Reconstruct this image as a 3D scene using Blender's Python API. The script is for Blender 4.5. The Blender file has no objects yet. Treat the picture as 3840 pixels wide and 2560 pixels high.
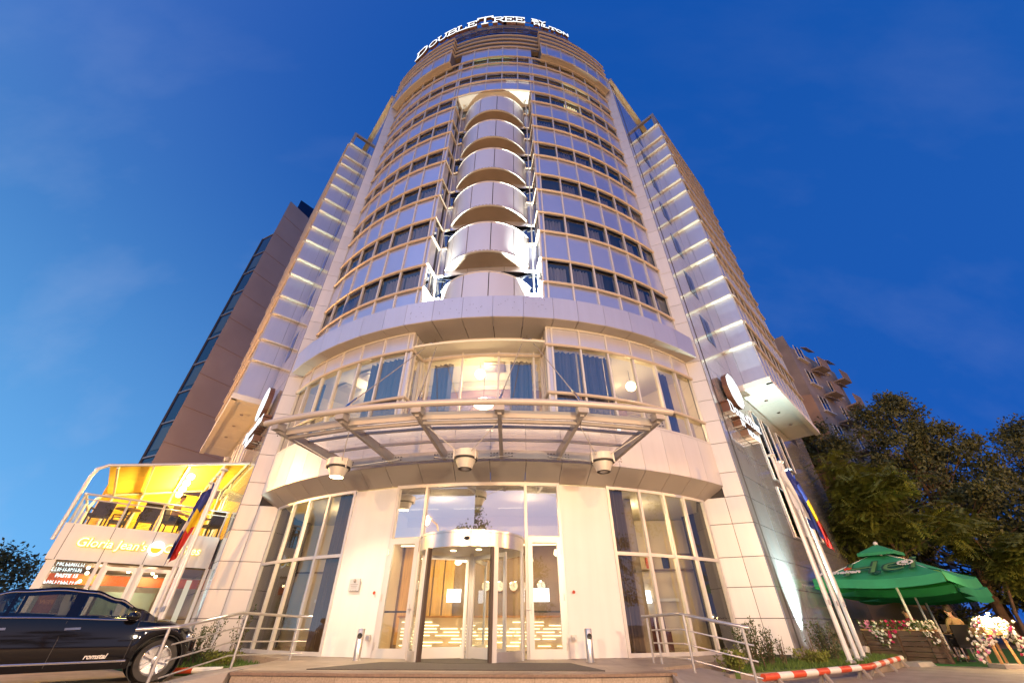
import bpy, math, random
from mathutils import Matrix, Vector
R = math.radians
random.seed(7)
sc = bpy.context.scene
COL = sc.collection

# ------------------------------------------------------------------ camera, sky, exposure
cam = bpy.data.cameras.new("camera"); cam_o = bpy.data.objects.new("camera", cam); COL.objects.link(cam_o)
cam.sensor_width = 36.0; cam.lens = 1480 / 3840 * 36.0; cam.clip_start = 0.05; cam.clip_end = 3000
cam_o.location = (0, 0, 1.05); cam_o.rotation_euler = (R(90 + 35.4), 0, 0)
sc.camera = cam_o
sc.view_settings.view_transform = 'Standard'; sc.view_settings.look = 'None'
sc.view_settings.exposure = 0.0; sc.view_settings.gamma = 1.0
sc.cycles.max_bounces = 7; sc.cycles.transparent_max_bounces = 12; sc.cycles.sample_clamp_indirect = 6
sc.cycles.caustics_reflective = False; sc.cycles.caustics_refractive = False

world = bpy.data.worlds.new("World"); sc.world = world; world.use_nodes = True
nt = world.node_tree; nt.nodes.clear()
def wn(t, **k):
    n = nt.nodes.new(t)
    for a, b in k.items(): setattr(n, a, b)
    return n
def wl(a, b): nt.links.new(a, b)
def wm(op, a, b=None, c=None, clamp=False):
    n = wn('ShaderNodeMath', operation=op); n.use_clamp = clamp
    for i, x in enumerate((a, b, c)):
        if x is None: continue
        if isinstance(x, (int, float)): n.inputs[i].default_value = x
        else: wl(x, n.inputs[i])
    return n.outputs[0]
SUN_EL, SUN_AZ = R(-2.0), R(215)      # dusk: the sun has set behind the camera and to the left
sky = wn('ShaderNodeTexSky', sky_type='NISHITA'); sky.sun_disc = False
sky.sun_elevation = SUN_EL; sky.sun_rotation = SUN_AZ; sky.altitude = 100; sky.ozone_density = 4.0; sky.dust_density = 0.6
tc = wn('ShaderNodeTexCoord'); sep = wn('ShaderNodeSeparateXYZ'); wl(tc.outputs['Generated'], sep.inputs[0])
X, Y, Z = sep.outputs
zc = wm('MAXIMUM', Z, 0.0)
hor = wm('SUBTRACT', 1.0, zc)                                  # 1 at the horizon
west = wm('MULTIPLY_ADD', wm('MULTIPLY_ADD', X, -0.75, wm('MULTIPLY', Y, -0.66)), 0.5, 0.5, True)
glow = wm('MULTIPLY_ADD', wm('MULTIPLY_ADD', X, -0.5, wm('MULTIPLY', Y, -0.87)), 0.5, 0.5, True)
def rgbmix(f, a, b):
    n = wn('ShaderNodeMix', data_type='RGBA')
    if isinstance(f, (int, float)): n.inputs['Factor'].default_value = f
    else: wl(f, n.inputs['Factor'])
    for k, x in (('A', a), ('B', b)):
        s = [i for i in n.inputs if i.name == k and i.type == 'RGBA'][0]
        if isinstance(x, tuple): s.default_value = (*x, 1)
        else: wl(x, s)
    return [o for o in n.outputs if o.type == 'RGBA'][0]
w1 = wm('POWER', west, 1.2); gz = wn('ShaderNodeMapRange', interpolation_type='SMOOTHSTEP'); wl(Z, gz.inputs[0]); gz.inputs[1].default_value = 0.5; gz.inputs[2].default_value = 0.78
w4 = wm('MULTIPLY', wm('POWER', glow, 6.0), wm('MULTIPLY_ADD', gz.outputs[0], 0.9, 0.1))
horc = rgbmix(w1, (0.012, 0.11, 0.52), (0.36, 0.98, 1.50))
zenc = rgbmix(w4, (0.005, 0.082, 0.41), (1.0, 1.25, 2.4))
base = rgbmix(wm('POWER', hor, 1.7), zenc, horc)
lm = wn('ShaderNodeMapRange', interpolation_type='SMOOTHSTEP'); wl(Z, lm.inputs[0]); lm.inputs[1].default_value = 0.18; lm.inputs[2].default_value = 0.46; lm.inputs[3].default_value = 1.0; lm.inputs[4].default_value = 0.0
base = rgbmix(wm('MULTIPLY', wm('MULTIPLY', wm('POWER', wm('MAXIMUM', wm('MULTIPLY', Y, -1.0), 0.0), 1.2), 0.92), lm.outputs[0]), base, (0.78, 0.58, 0.70))
# thin cirrus streaks
mp = wn('ShaderNodeMapping'); wl(tc.outputs['Generated'], mp.inputs[0]); mp.inputs['Rotation'].default_value = (0.25, 0.45, 0.6); mp.inputs['Scale'].default_value = (0.9, 4.2, 3.0)
nz = wn('ShaderNodeTexNoise'); wl(mp.outputs[0], nz.inputs[0]); nz.inputs['Scale'].default_value = 1.9; nz.inputs['Detail'].default_value = 6; nz.inputs['Roughness'].default_value = 0.55
cl = wm('MULTIPLY', wm('MAXIMUM', wm('SUBTRACT', nz.outputs[0], 0.50), 0.0), 1.1, None, True)
cl = wm('MULTIPLY', wm('MULTIPLY', cl, wm('POWER', hor, 0.9)), wm('MULTIPLY_ADD', west, 0.9, 0.25))
base = rgbmix(cl, base, (0.55, 0.62, 0.86))
addn = wn('ShaderNodeMix', data_type='RGBA', blend_type='ADD'); addn.inputs['Factor'].default_value = 0.01
wl(base, [i for i in addn.inputs if i.name == 'A' and i.type == 'RGBA'][0]); wl(sky.outputs[0], [i for i in addn.inputs if i.name == 'B' and i.type == 'RGBA'][0])
bg = wn('ShaderNodeBackground'); bg.inputs['Strength'].default_value = 1.0
wl([o for o in addn.outputs if o.type == 'RGBA'][0], bg.inputs[0])
wo = wn('ShaderNodeOutputWorld'); wl(bg.outputs[0], wo.inputs[0])

# ------------------------------------------------------------------ materials
MATS = {}
def mat(name, base, rough=0.5, metal=0.0, var=0.0, vscale=3.0, bump=0.0, bscale=20.0, spec=0.5, coat=0.0, emit=None, estr=0.0, stretch=None, island=0.0, streak=True):
    if name in MATS: return MATS[name]
    m = bpy.data.materials.new(name); m.use_nodes = True; t = m.node_tree; b = t.nodes['Principled BSDF']
    b.inputs['Base Color'].default_value = (*base, 1); b.inputs['Roughness'].default_value = rough; b.inputs['Metallic'].default_value = metal
    b.inputs['Specular IOR Level'].default_value = spec
    if coat: b.inputs['Coat Weight'].default_value = coat; b.inputs['Coat Roughness'].default_value = 0.04
    if emit: b.inputs['Emission Color'].default_value = (*emit, 1); b.inputs['Emission Strength'].default_value = estr
    if var or bump:
        tcn = t.nodes.new('ShaderNodeTexCoord'); mp = t.nodes.new('ShaderNodeMapping'); t.links.new(tcn.outputs['Object'], mp.inputs[0])
        if stretch: mp.inputs['Scale'].default_value = stretch
        if var:
            n = t.nodes.new('ShaderNodeTexNoise'); n.inputs['Scale'].default_value = vscale; n.inputs['Detail'].default_value = 5; t.links.new(mp.outputs[0], n.inputs[0])
            cr = t.nodes.new('ShaderNodeValToRGB'); t.links.new(n.outputs[0], cr.inputs[0])
            cr.color_ramp.elements[0].position = 0.3; cr.color_ramp.elements[1].position = 0.7
            cr.color_ramp.elements[0].color = (*[max(0, c * (1 - var)) for c in base], 1); cr.color_ramp.elements[1].color = (*[min(1, c * (1 + var)) for c in base], 1)
            t.links.new(cr.outputs[0], b.inputs['Base Color'])
        if bump:
            n2 = t.nodes.new('ShaderNodeTexNoise'); n2.inputs['Scale'].default_value = bscale; n2.inputs['Detail'].default_value = 4; t.links.new(mp.outputs[0], n2.inputs[0])
            bp = t.nodes.new('ShaderNodeBump'); bp.inputs['Strength'].default_value = bump; bp.inputs['Distance'].default_value = 0.02
            t.links.new(n2.outputs[0], bp.inputs['Height']); t.links.new(bp.outputs[0], b.inputs['Normal'])
    if island:
        ge = t.nodes.new('ShaderNodeNewGeometry'); mr = t.nodes.new('ShaderNodeMapRange'); mr.inputs[3].default_value = 1 - island; mr.inputs[4].default_value = 1 + island * .6; t.links.new(ge.outputs['Random Per Island'], mr.inputs[0])
        tc2 = t.nodes.new('ShaderNodeTexCoord'); mp2 = t.nodes.new('ShaderNodeMapping'); mp2.inputs['Scale'].default_value = (2.2, 2.2, .16); t.links.new(tc2.outputs['Object'], mp2.inputs[0]); n3 = t.nodes.new('ShaderNodeTexNoise'); n3.inputs['Scale'].default_value = 2.5; n3.inputs['Detail'].default_value = 6; t.links.new(mp2.outputs[0], n3.inputs[0])
        mr2 = t.nodes.new('ShaderNodeMapRange'); mr2.inputs[1].default_value = .35; mr2.inputs[2].default_value = .75; mr2.inputs[3].default_value = 1.01; mr2.inputs[4].default_value = .96; t.links.new(n3.outputs[0], mr2.inputs[0])
        mu = t.nodes.new('ShaderNodeMath'); mu.operation = 'MULTIPLY'; t.links.new(mr.outputs[0], mu.inputs[0]); t.links.new(mr2.outputs[0], mu.inputs[1])
        vm = t.nodes.new('ShaderNodeVectorMath'); vm.operation = 'SCALE'; vm.inputs[0].default_value = base; t.links.new(mu.outputs[0], vm.inputs['Scale'])
        if var: t.links.new(cr.outputs[0], vm.inputs[0])
        if not streak: t.links.new(mr.outputs[0], vm.inputs['Scale'])
        t.links.new(vm.outputs[0], b.inputs['Base Color'])
        if not streak: MATS[name] = m; t.links.new(vm.outputs[0], b.inputs['Base Color']); return m
        ra = t.nodes.new('ShaderNodeMath'); ra.operation = 'MULTIPLY_ADD'; ra.inputs[1].default_value = -.5; ra.inputs[2].default_value = rough + .5; t.links.new(mr2.outputs[0], ra.inputs[0]); t.links.new(ra.outputs[0], b.inputs['Roughness'])
    MATS[name] = m; return m
def emis(name, col, s):
    m = bpy.data.materials.new(name); m.use_nodes = True; t = m.node_tree; t.nodes.clear()
    e = t.nodes.new('ShaderNodeEmission'); e.inputs[0].default_value = (*col, 1); e.inputs[1].default_value = s
    o = t.nodes.new('ShaderNodeOutputMaterial'); t.links.new(e.outputs[0], o.inputs[0]); return m
def glassm(name, tint, lo, hi, rough=0.015, rtint=(1, 1, 1)):
    m = bpy.data.materials.new(name); m.use_nodes = True; t = m.node_tree; t.nodes.clear()
    tr = t.nodes.new('ShaderNodeBsdfTransparent'); tr.inputs[0].default_value = (*tint, 1)
    gl = t.nodes.new('ShaderNodeBsdfGlossy'); gl.inputs['Roughness'].default_value = rough; gl.inputs[0].default_value = (*rtint, 1)
    lw = t.nodes.new('ShaderNodeLayerWeight'); lw.inputs[0].default_value = 0.25
    mr = t.nodes.new('ShaderNodeMapRange'); mr.inputs[3].default_value = lo; mr.inputs[4].default_value = hi; t.links.new(lw.outputs['Fresnel'], mr.inputs[0])
    n = t.nodes.new('ShaderNodeTexNoise'); n.inputs['Scale'].default_value = 0.8
    tcn = t.nodes.new('ShaderNodeTexCoord'); t.links.new(tcn.outputs['Object'], n.inputs[0])
    bp = t.nodes.new('ShaderNodeBump'); bp.inputs['Strength'].default_value = 0.05; bp.inputs['Distance'].default_value = 0.05
    t.links.new(n.outputs[0], bp.inputs['Height'])
    oi = t.nodes.new('ShaderNodeObjectInfo'); wnz = t.nodes.new('ShaderNodeTexWhiteNoise'); wnz.noise_dimensions = '1D'; t.links.new(oi.outputs['Random'], wnz.inputs['W'])
    va = t.nodes.new('ShaderNodeVectorMath'); va.operation = 'MULTIPLY_ADD'; va.inputs[1].default_value = (.035, .035, .035); va.inputs[2].default_value = (-.0175, -.0175, -.0175); t.links.new(wnz.outputs['Color'], va.inputs[0])
    vb = t.nodes.new('ShaderNodeVectorMath'); vb.operation = 'ADD'; t.links.new(bp.outputs[0], vb.inputs[0]); t.links.new(va.outputs[0], vb.inputs[1]); vn = t.nodes.new('ShaderNodeVectorMath'); vn.operation = 'NORMALIZE'; t.links.new(vb.outputs[0], vn.inputs[0])
    t.links.new(vn.outputs[0], gl.inputs['Normal'])
    mx = t.nodes.new('ShaderNodeMixShader'); t.links.new(mr.outputs[0], mx.inputs[0]); t.links.new(tr.outputs[0], mx.inputs[1]); t.links.new(gl.outputs[0], mx.inputs[2])
    o = t.nodes.new('ShaderNodeOutputMaterial'); t.links.new(mx.outputs[0], o.inputs[0]); return m

M = dict(
    spandrel=mat('spandrel panel', (0.63, 0.65, 0.80), 0.28, 0.78, 0.02, 0.6, island=.07, streak=False),
    balc=mat('balcony panel', (0.70, 0.68, 0.72), 0.36, 0.5, 0.02, 0.6, island=.05, streak=False),
    alu=mat('aluminium panel', (0.66, 0.66, 0.76), 0.34, 0.6, 0.03, 0.5, island=.06),
    gloss=mat('glossy cladding', (0.52, 0.51, 0.55), 0.08, 0.55, 0.03, 0.4, island=.05),
    pier=mat('pale cladding', (0.70, 0.68, 0.67), 0.36, 0.2, 0.03, 0.5, island=.06),
    white=mat('white panel', (0.80, 0.79, 0.77), 0.45, 0.0, 0.03, 0.8, island=.04),
    rail=mat('tan rail', (0.54, 0.465, 0.395), 0.42, 0.15, 0.05, 2.0),
    frame=mat('pale aluminium frame', (0.66, 0.64, 0.62), 0.38, 0.3),
    joint=mat('dark joint', (0.05, 0.045, 0.045), 0.8),
    dark=mat('dark interior', (0.045, 0.045, 0.06), 0.9),
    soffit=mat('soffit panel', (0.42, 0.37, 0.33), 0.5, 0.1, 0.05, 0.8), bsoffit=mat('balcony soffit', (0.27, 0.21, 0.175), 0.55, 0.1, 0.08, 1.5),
    louvre=mat('louvre slats', (0.20, 0.16, 0.14), 0.6),
    glass=glassm('window glass', (0.70, 0.72, 0.80), 0.12, 0.9),
    lglass=glassm('lobby glass', (0.90, 0.90, 0.86), 0.09, 0.75), fglass=glassm('first floor glass', (0.78, 0.78, 0.80), 0.27, 0.95), pglass=glassm('canopy glass', (0.95, 0.96, 0.95), 0.02, 0.22), navy=mat('navy glass panel', (0.006, 0.022, 0.085), 0.12, 0, 0.3, 0.3, spec=0.2),
    cglass=glassm('clear glass', (0.95, 0.97, 0.96), 0.04, 0.6),
    tglass=glassm('transom glass', (0.30, 0.30, 0.31), 0.72, 0.95),
    dglass=glassm('dark blue glass', (0.10, 0.13, 0.2), 0.25, 0.95, 0.02, (0.55, 0.65, 0.9)),
    carglass=glassm('car glass', (0.5, 0.53, 0.5), 0.06, 0.8),
    curtain=mat('grey blue curtain', (0.17, 0.17, 0.25), 0.9, 0, 0.15, 12, stretch=(6, 6, 0.2)),
    ucurtain=mat('pale upper curtain', (0.34, 0.34, 0.43), 0.9, 0, 0.2, 12, stretch=(6, 6, 0.2)),
    brownc=mat('brown curtain', (0.16, 0.11, 0.08), 0.9, 0, 0.35, 14, stretch=(8, 8, 0.1)),
    steel=mat('brushed steel', (0.62, 0.60, 0.58), 0.28, 0.9, 0.05, 8),
    chrome=mat('polished steel', (0.78, 0.76, 0.74), 0.08, 1.0),
    truss=mat('grey painted steel', (0.36, 0.33, 0.32), 0.45, 0.3, 0.08, 3),
    tube=mat('pale painted tube', (0.50, 0.45, 0.41), 0.4, 0.2),
    lampb=mat('lamp housing', (0.66, 0.62, 0.56), 0.4, 0.25),
    rubber=mat('dark rubber', (0.025, 0.022, 0.02), 0.6),
    granite=mat('beige granite', (0.36, 0.28, 0.22), 0.45, 0, 0.22, 35, 0.08, 60),
    mat_=mat('door mat', (0.10, 0.085, 0.07), 0.95, 0, 0.2, 40, 0.3, 80),
    grass=mat('grass', (0.07, 0.12, 0.02), 0.95, 0, 0.3, 9, 0.3, 30),
    leaf=mat('shrub leaf', (0.06, 0.085, 0.02), 0.55, 0, 0.35, 3),
    leafd=mat('dark tree leaf', (0.082, 0.092, 0.03), 0.6, 0, 0.4, 0.8),
    leafy=mat('feathery leaf', (0.16, 0.19, 0.03), 0.6, 0, 0.3, 1.2),
    bark=mat('bark', (0.14, 0.09, 0.055), 0.85, 0, 0.3, 6, 0.4, 20),
    wood=mat('stained planks', (0.10, 0.055, 0.03), 0.6, 0, 0.45, 3, 0.15, 12, stretch=(1, 1, 7)),
    woodl=mat('light wood', (0.42, 0.22, 0.08), 0.5, 0, 0.25, 5),
    black=mat('black plastic', (0.015, 0.014, 0.014), 0.45),
    rattan=mat('dark rattan', (0.05, 0.032, 0.022), 0.7, 0, 0.3, 30, 0.3, 60),
    stucco=mat('tan render', (0.34, 0.22, 0.15), 0.85, 0, 0.16, 0.35, 0.2, 12),
    brown=mat('brown concrete', (0.39, 0.32, 0.29), 0.85, 0, 0.10, 0.25, 0.15, 8),
    grey=mat('weathered render', (0.34, 0.27, 0.23), 0.85, 0, 0.2, 0.6, 0.2, 8),
    redp=mat('red paint', (0.62, 0.075, 0.02), 0.4, 0, 0.12, 8),
    whitep=mat('white paint', (0.78, 0.74, 0.68), 0.4, 0, 0.06, 8),
    polew=mat('white pole', (0.80, 0.79, 0.77), 0.3, 0.1),
    green=mat('green canvas', (0.022, 0.27, 0.11), 0.7, 0, 0.12, 1.5),
    greenl=mat('lamplit green canvas', (0.16, 0.38, 0.07), 0.8, 0, 0.1, 1.5),  # lamp glow on the umbrella underside is put into this lighter green
    yellowr=mat('yellow corrugated roof', (0.85, 0.60, 0.10), 0.5, 0, 0.08, 2),
    carpaint=mat('black car paint', (0.003, 0.0025, 0.0035), 0.06, 0.0, spec=0.5, coat=0.3),
    cream=mat('cream wall', (0.72, 0.62, 0.45), 0.7, 0, 0.04, 1),
    ceil=mat('white ceiling', (0.78, 0.74, 0.64), 0.7),
    pinkw=mat('rose wall', (0.50, 0.33, 0.34), 0.8),
    brownw=mat('brown lobby wall', (0.24, 0.165, 0.10), 0.6, 0, 0.1, 2),
    tiles=mat('lobby floor', (0.45, 0.36, 0.24), 0.2, 0, 0.08, 3),
    paving=mat('paving', (0.30, 0.24, 0.19), 0.8, 0, 0.18, 1.6, 0.25, 40),
    asphalt=mat('asphalt', (0.075, 0.065, 0.058), 0.85, 0, 0.25, 2.5, 0.4, 70),
    kerb=mat('kerb stone', (0.26, 0.21, 0.17), 0.85, 0, 0.2, 4, 0.3, 30),
    conc=mat('concrete', (0.30, 0.26, 0.23), 0.85, 0, 0.15, 2, 0.2, 20),
    skin=mat('skin', (0.48, 0.27, 0.17), 0.55), hair=mat('dark hair', (0.035, 0.02, 0.012), 0.7),
    shirt=mat('beige shirt', (0.50, 0.33, 0.14), 0.9, 0, 0.1, 8), maroon=mat('maroon shirt', (0.22, 0.015, 0.05), 0.9), trousers=mat('dark trousers', (0.03, 0.03, 0.04), 0.9),
    shirtw=mat('white shirt', (0.7, 0.68, 0.62), 0.9),
    signw=emis('white sign light', (0.93, 0.97, 1.0), 1.7), signy=emis('yellow sign light', (1.0, 0.62, 0.05), 1.3), signc=emis('cool white lettering', (0.85, 1.0, 0.97), 1.6),
    warm=emis('warm bulb', (1.0, 0.74, 0.36), 22.0), warms=emis('warm strip', (1.0, 0.84, 0.50), 3.6), cool=emis('cool flood lens', (0.85, 1.0, 0.92), 60.0),
    cove=emis('cove strip', (0.95, 1.0, 0.80), 4.0), screen=emis('lit screen', (0.95, 0.98, 1.0), 4.0), litw=emis('lit room yellow', (0.95, 0.75, 0.25), 1.7), litg=emis('lit room green', (0.45, 0.62, 0.12), 1.3),
    redbr=mat('sign side', (0.16, 0.075, 0.05), 0.5), silver=mat('alloy', (0.72, 0.70, 0.68), 0.25, 0.8), orange=mat('orange panel', (0.65, 0.13, 0.02), 0.6),
    blue=mat('flag blue', (0.03, 0.045, 0.24), 0.8), yellow=mat('flag yellow', (0.75, 0.50, 0.01), 0.8), red=mat('flag red', (0.55, 0.03, 0.02), 0.8), whitef=mat('flag white', (0.7, 0.68, 0.68), 0.8),
    magenta=mat('magenta petal', (0.42, 0.01, 0.10), 0.7), pink=mat('pink petal', (0.62, 0.22, 0.38), 0.7), petal=mat('white petal', (0.75, 0.70, 0.62), 0.7),
    mint=mat('pale mint wall', (0.55, 0.68, 0.52), 0.7), lampw=emis('globe lamp', (1.0, 0.94, 0.82), 40.0), sodium=emis('sodium lamp', (1.0, 0.62, 0.22), 120.0), star=mat('red star', (0.7, 0.05, 0.01), 0.6), lettr=mat('pale lettering', (0.75, 0.72, 0.68), 0.6), greend=mat('dark green print', (0.002, 0.06, 0.03), 0.7), greenp=mat('pale green print', (0.10, 0.24, 0.06), 0.7),
)

def brick(m, sx, sy, dark):     # slab joints over an existing material
    t = m.node_tree; b = t.nodes['Principled BSDF']; src = b.inputs['Base Color'].links[0].from_socket
    tcn = t.nodes.new('ShaderNodeTexCoord'); br = t.nodes.new('ShaderNodeTexBrick'); br.inputs['Scale'].default_value = 1.0; br.inputs['Brick Width'].default_value = sx; br.inputs['Row Height'].default_value = sy; br.inputs['Mortar Size'].default_value = .008
    br.inputs['Color1'].default_value = (1, 1, 1, 1); br.inputs['Color2'].default_value = (.86, .86, .86, 1); br.inputs['Mortar'].default_value = (dark, dark, dark, 1); t.links.new(tcn.outputs['Object'], br.inputs['Vector'])
    mx = t.nodes.new('ShaderNodeMix'); mx.data_type = 'RGBA'; mx.blend_type = 'MULTIPLY'; mx.inputs['Factor'].default_value = 1.0
    s = [i for i in mx.inputs if i.type == 'RGBA']; t.links.new(src, s[0]); t.links.new(br.outputs['Color'], s[1]); t.links.new([o for o in mx.outputs if o.type == 'RGBA'][0], b.inputs['Base Color']); return m
brick(M['paving'], .4, .2, .55); brick(M['granite'], 1.2, 5.0, .6)
# ------------------------------------------------------------------ building helpers
CX, CY, RZ = -0.338, 24.95, R(-4.1)
H = Matrix.Translation((CX, CY, 0)) @ Matrix.Rotation(RZ, 4, 'Z')     # hotel frame: axis of the round facade, -y to the front
I4 = Matrix.Identity(4)
WM = {}
S2 = math.sqrt(0.5)
def hp(r, psi, z): return Vector((r * math.sin(R(psi)), -r * math.cos(R(psi)), z))
FD = {1: R(49.2), -1: R(45.5)}       # the right flank runs back a little steeper than the left one
def rw(al, n, z, side=1):   # point on/near the flank walls: distance along the wall, distance from the axis, height
    b = FD[side]; a, o = al + .5, n - 13.55
    return Vector((side * (9.22 + a * math.cos(b) + o * math.sin(b)), -9.92 + a * math.sin(b) - o * math.cos(b), z))
class MB:
    def __init__(s): s.v = []; s.f = []
    def add(s, vs, fs):
        o = len(s.v); s.v += [Vector(p) for p in vs]; s.f += [tuple(i + o for i in f) for f in fs]; return s
    def quad(s, a, b, c, d): return s.add([a, b, c, d], [(0, 1, 2, 3)])
    def hexa(s, b, t):   # bottom and top rings of n points
        n = len(b)
        return s.add(list(b) + list(t), [tuple(range(n))[::-1], tuple(range(n, 2 * n))] + [(i, (i + 1) % n, n + (i + 1) % n, n + i) for i in range(n)])
    def box(s, c, sz, m=None):
        x, y, z = [k / 2 for k in sz]
        ps = [Vector(p) for p in ((-x, -y, -z), (x, -y, -z), (x, y, -z), (-x, y, -z), (-x, -y, z), (x, -y, z), (x, y, z), (-x, y, z))]
        c = Vector(c)
        ps = [(m @ p if m else p) + c for p in ps]
        return s.hexa(ps[:4], ps[4:])
    def prism(s, xy, z0, z1): return s.hexa([(x, y, z0) for x, y in xy], [(x, y, z1) for x, y in xy])
    def bar(s, a, b, w, h, up=(0, 0, 1)):
        a, b = Vector(a), Vector(b); d = (b - a).normalized(); u = Vector(up); x = d.cross(u)
        if x.length < 1e-4: x = d.cross(Vector((1, 0, 0)))
        x.normalize(); u = x.cross(d)
        k = [x * (sx * w / 2) + u * (sy * h / 2) for sx, sy in ((-1, -1), (1, -1), (1, 1), (-1, 1))]
        return s.hexa([a + q for q in k], [b + q for q in k])
    def tube(s, pts, r, n=8, caps=True):
        pts = [Vector(p) for p in pts]; rs = r if isinstance(r, (list, tuple)) else [r] * len(pts)
        o = len(s.v); ref = None
        for i, p in enumerate(pts):
            d = (pts[min(i + 1, len(pts) - 1)] - pts[max(i - 1, 0)]).normalized()
            if ref is None: ref = d.orthogonal().normalized()
            ref = (ref - d * ref.dot(d))
            ref = ref.normalized() if ref.length > 1e-5 else d.orthogonal().normalized()
            b = d.cross(ref)
            for k in range(n):
                a = 2 * math.pi * k / n; s.v.append(p + (ref * math.cos(a) + b * math.sin(a)) * rs[i])
        for i in range(len(pts) - 1):
            for k in range(n): s.f.append((o + i * n + k, o + i * n + (k + 1) % n, o + (i + 1) * n + (k + 1) % n, o + (i + 1) * n + k))
        if caps: s.f.append(tuple(o + k for k in range(n))[::-1]); s.f.append(tuple(o + (len(pts) - 1) * n + k for k in range(n)))
        return s
    def lathe(s, prof, c, n=24, m=None):
        o = len(s.v); c = Vector(c)
        for r, z in prof:
            for k in range(n):
                a = 2 * math.pi * k / n; p = Vector((r * math.cos(a), r * math.sin(a), z)); s.v.append((m @ p if m else p) + c)
        for i in range(len(prof) - 1):
            for k in range(n): s.f.append((o + i * n + k, o + i * n + (k + 1) % n, o + (i + 1) * n + (k + 1) % n, o + (i + 1) * n + k))
        if prof[0][0] > 1e-4: s.f.append(tuple(o + k for k in range(n))[::-1])
        if prof[-1][0] > 1e-4: s.f.append(tuple(o + (len(prof) - 1) * n + k for k in range(n)))
        return s
    def sphere(s, c, r, n=16, sq=1.0):
        k = max(6, n // 2); return s.lathe([(max(1e-5, r * math.sin(math.pi * i / k)), -r * sq * math.cos(math.pi * i / k)) for i in range(k + 1)], c, n)
    def sweep(s, path, prof, caps=True):   # closed profile (out, z) swept along an xy path whose right-hand side is outside
        n = len(prof); o = len(s.v); P = [Vector((p[0], p[1])) for p in path]
        for i, p in enumerate(P):
            def nrm(a, b): d = (b - a).normalized(); return Vector((d.y, -d.x))
            if i == 0: m = nrm(P[0], P[1])
            elif i == len(P) - 1: m = nrm(P[-2], P[-1])
            else:
                a, b = nrm(P[i - 1], p), nrm(p, P[i + 1]); m = a + b
                m = m / max(0.35, m.dot(a)) if m.length > 1e-4 else a
            for q, z in prof: s.v.append(Vector((p.x + m.x * q, p.y + m.y * q, z)))
        for i in range(len(P) - 1):
            for k in range(n): s.f.append((o + i * n + k, o + (i + 1) * n + k, o + (i + 1) * n + (k + 1) % n, o + i * n + (k + 1) % n))
        if caps: s.f.append(tuple(o + k for k in range(n))); s.f.append(tuple(o + (len(P) - 1) * n + k for k in range(n))[::-1])
        return s
    def xf(s, m): s.v = [m @ p for p in s.v]; return s
    def build(s, name, m, parent=None, fr=I4, smooth=False, label=None, stuff=False):
        vs = [fr @ p for p in s.v]
        if parent is None:
            xs = [p.x for p in vs]; ys = [p.y for p in vs]; zs = [p.z for p in vs]
            base = Matrix.Translation(((min(xs) + max(xs)) / 2, (min(ys) + max(ys)) / 2, min(zs)))
        else: base = WM[parent.name]
        inv = base.inverted(); me = bpy.data.meshes.new(name); me.from_pydata([inv @ p for p in vs], [], s.f)
        ms = [M[q] if isinstance(q, str) else q for q in (m if isinstance(m, (list, tuple)) else [m])]
        for k in ms: me.materials.append(k)
        if smooth: me.polygons.foreach_set('use_smooth', [True] * len(me.polygons)); 
        me.update()
        ob = bpy.data.objects.new(name, me); COL.objects.link(ob); WM[ob.name] = base
        if parent is None: ob.matrix_world = base
        else: ob.parent = parent
        if label: ob['label'] = label
        if stuff: ob['kind'] = 'stuff'
        if smooth:
            try: me.set_sharp_from_angle(angle=R(40))
            except Exception: pass
        return ob
def tag(o, label=None, cat=None, group=None, kind=None):
    if label: o['label'] = label
    if cat: o['category'] = cat
    if group: o['group'] = group
    if kind: o['kind'] = kind
    return o
def thing(name, label, cat, loc=(0, 0, 0), rz=0.0, group=None, fr=I4):
    o = bpy.data.objects.new(name, None); COL.objects.link(o); o.empty_display_size = 0.3
    m = fr @ Matrix.Translation(loc) @ Matrix.Rotation(rz, 4, 'Z'); o.matrix_world = m; WM[o.name] = m
    return tag(o, label, cat, group)
def light(name, kind, loc, power, col, parent, target=None, size=0.1, angle=60, blend=0.5, fr=I4):
    l = bpy.data.lights.new(name, kind); l.energy = power; l.color = col
    if kind == 'SPOT': l.spot_size = R(angle); l.spot_blend = blend; l.shadow_soft_size = size
    elif kind == 'AREA': l.size = size
    else: l.shadow_soft_size = size
    o = bpy.data.objects.new(name, l); COL.objects.link(o)
    p = fr @ Vector(loc); m = Matrix.Translation(p)
    if target is not None:
        d = (fr @ Vector(target) - p); m = m @ d.to_track_quat('-Z', 'Y').to_matrix().to_4x4()
    o.parent = parent; o.matrix_local = WM[parent.name].inverted() @ m
    return o
def textmb(s, size, depth=0.02, bold=0.0, shear=0.0, space=1.0):
    c = bpy.data.curves.new('t', 'FONT'); c.body = s; c.size = size; c.extrude = depth / 2; c.offset = bold; c.shear = shear; c.space_character = space; c.align_x = 'CENTER'; c.align_y = 'CENTER'; c.resolution_u = 3
    o = bpy.data.objects.new('t', c); COL.objects.link(o); dg = bpy.context.evaluated_depsgraph_get()
    me = bpy.data.meshes.new_from_object(o.evaluated_get(dg)); mb = MB(); mb.add([v.co.copy() for v in me.vertices], [tuple(p.vertices) for p in me.polygons])
    bpy.data.objects.remove(o); bpy.data.curves.remove(c); bpy.data.meshes.remove(me); return mb
def basis(o, x, y):   # matrix whose x/y axes lie in a sign plane
    x = Vector(x).normalized(); y = Vector(y).normalized(); z = x.cross(y)
    return Matrix(((x.x, y.x, z.x, o[0]), (x.y, y.y, z.y, o[1]), (x.z, y.z, z.z, o[2]), (0, 0, 0, 1)))
def arcl(a, b, step=2.0):
    n = max(1, int(abs(b - a) / step + 0.5)); return [a + (b - a) * i / n for i in range(n + 1)]
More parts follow.
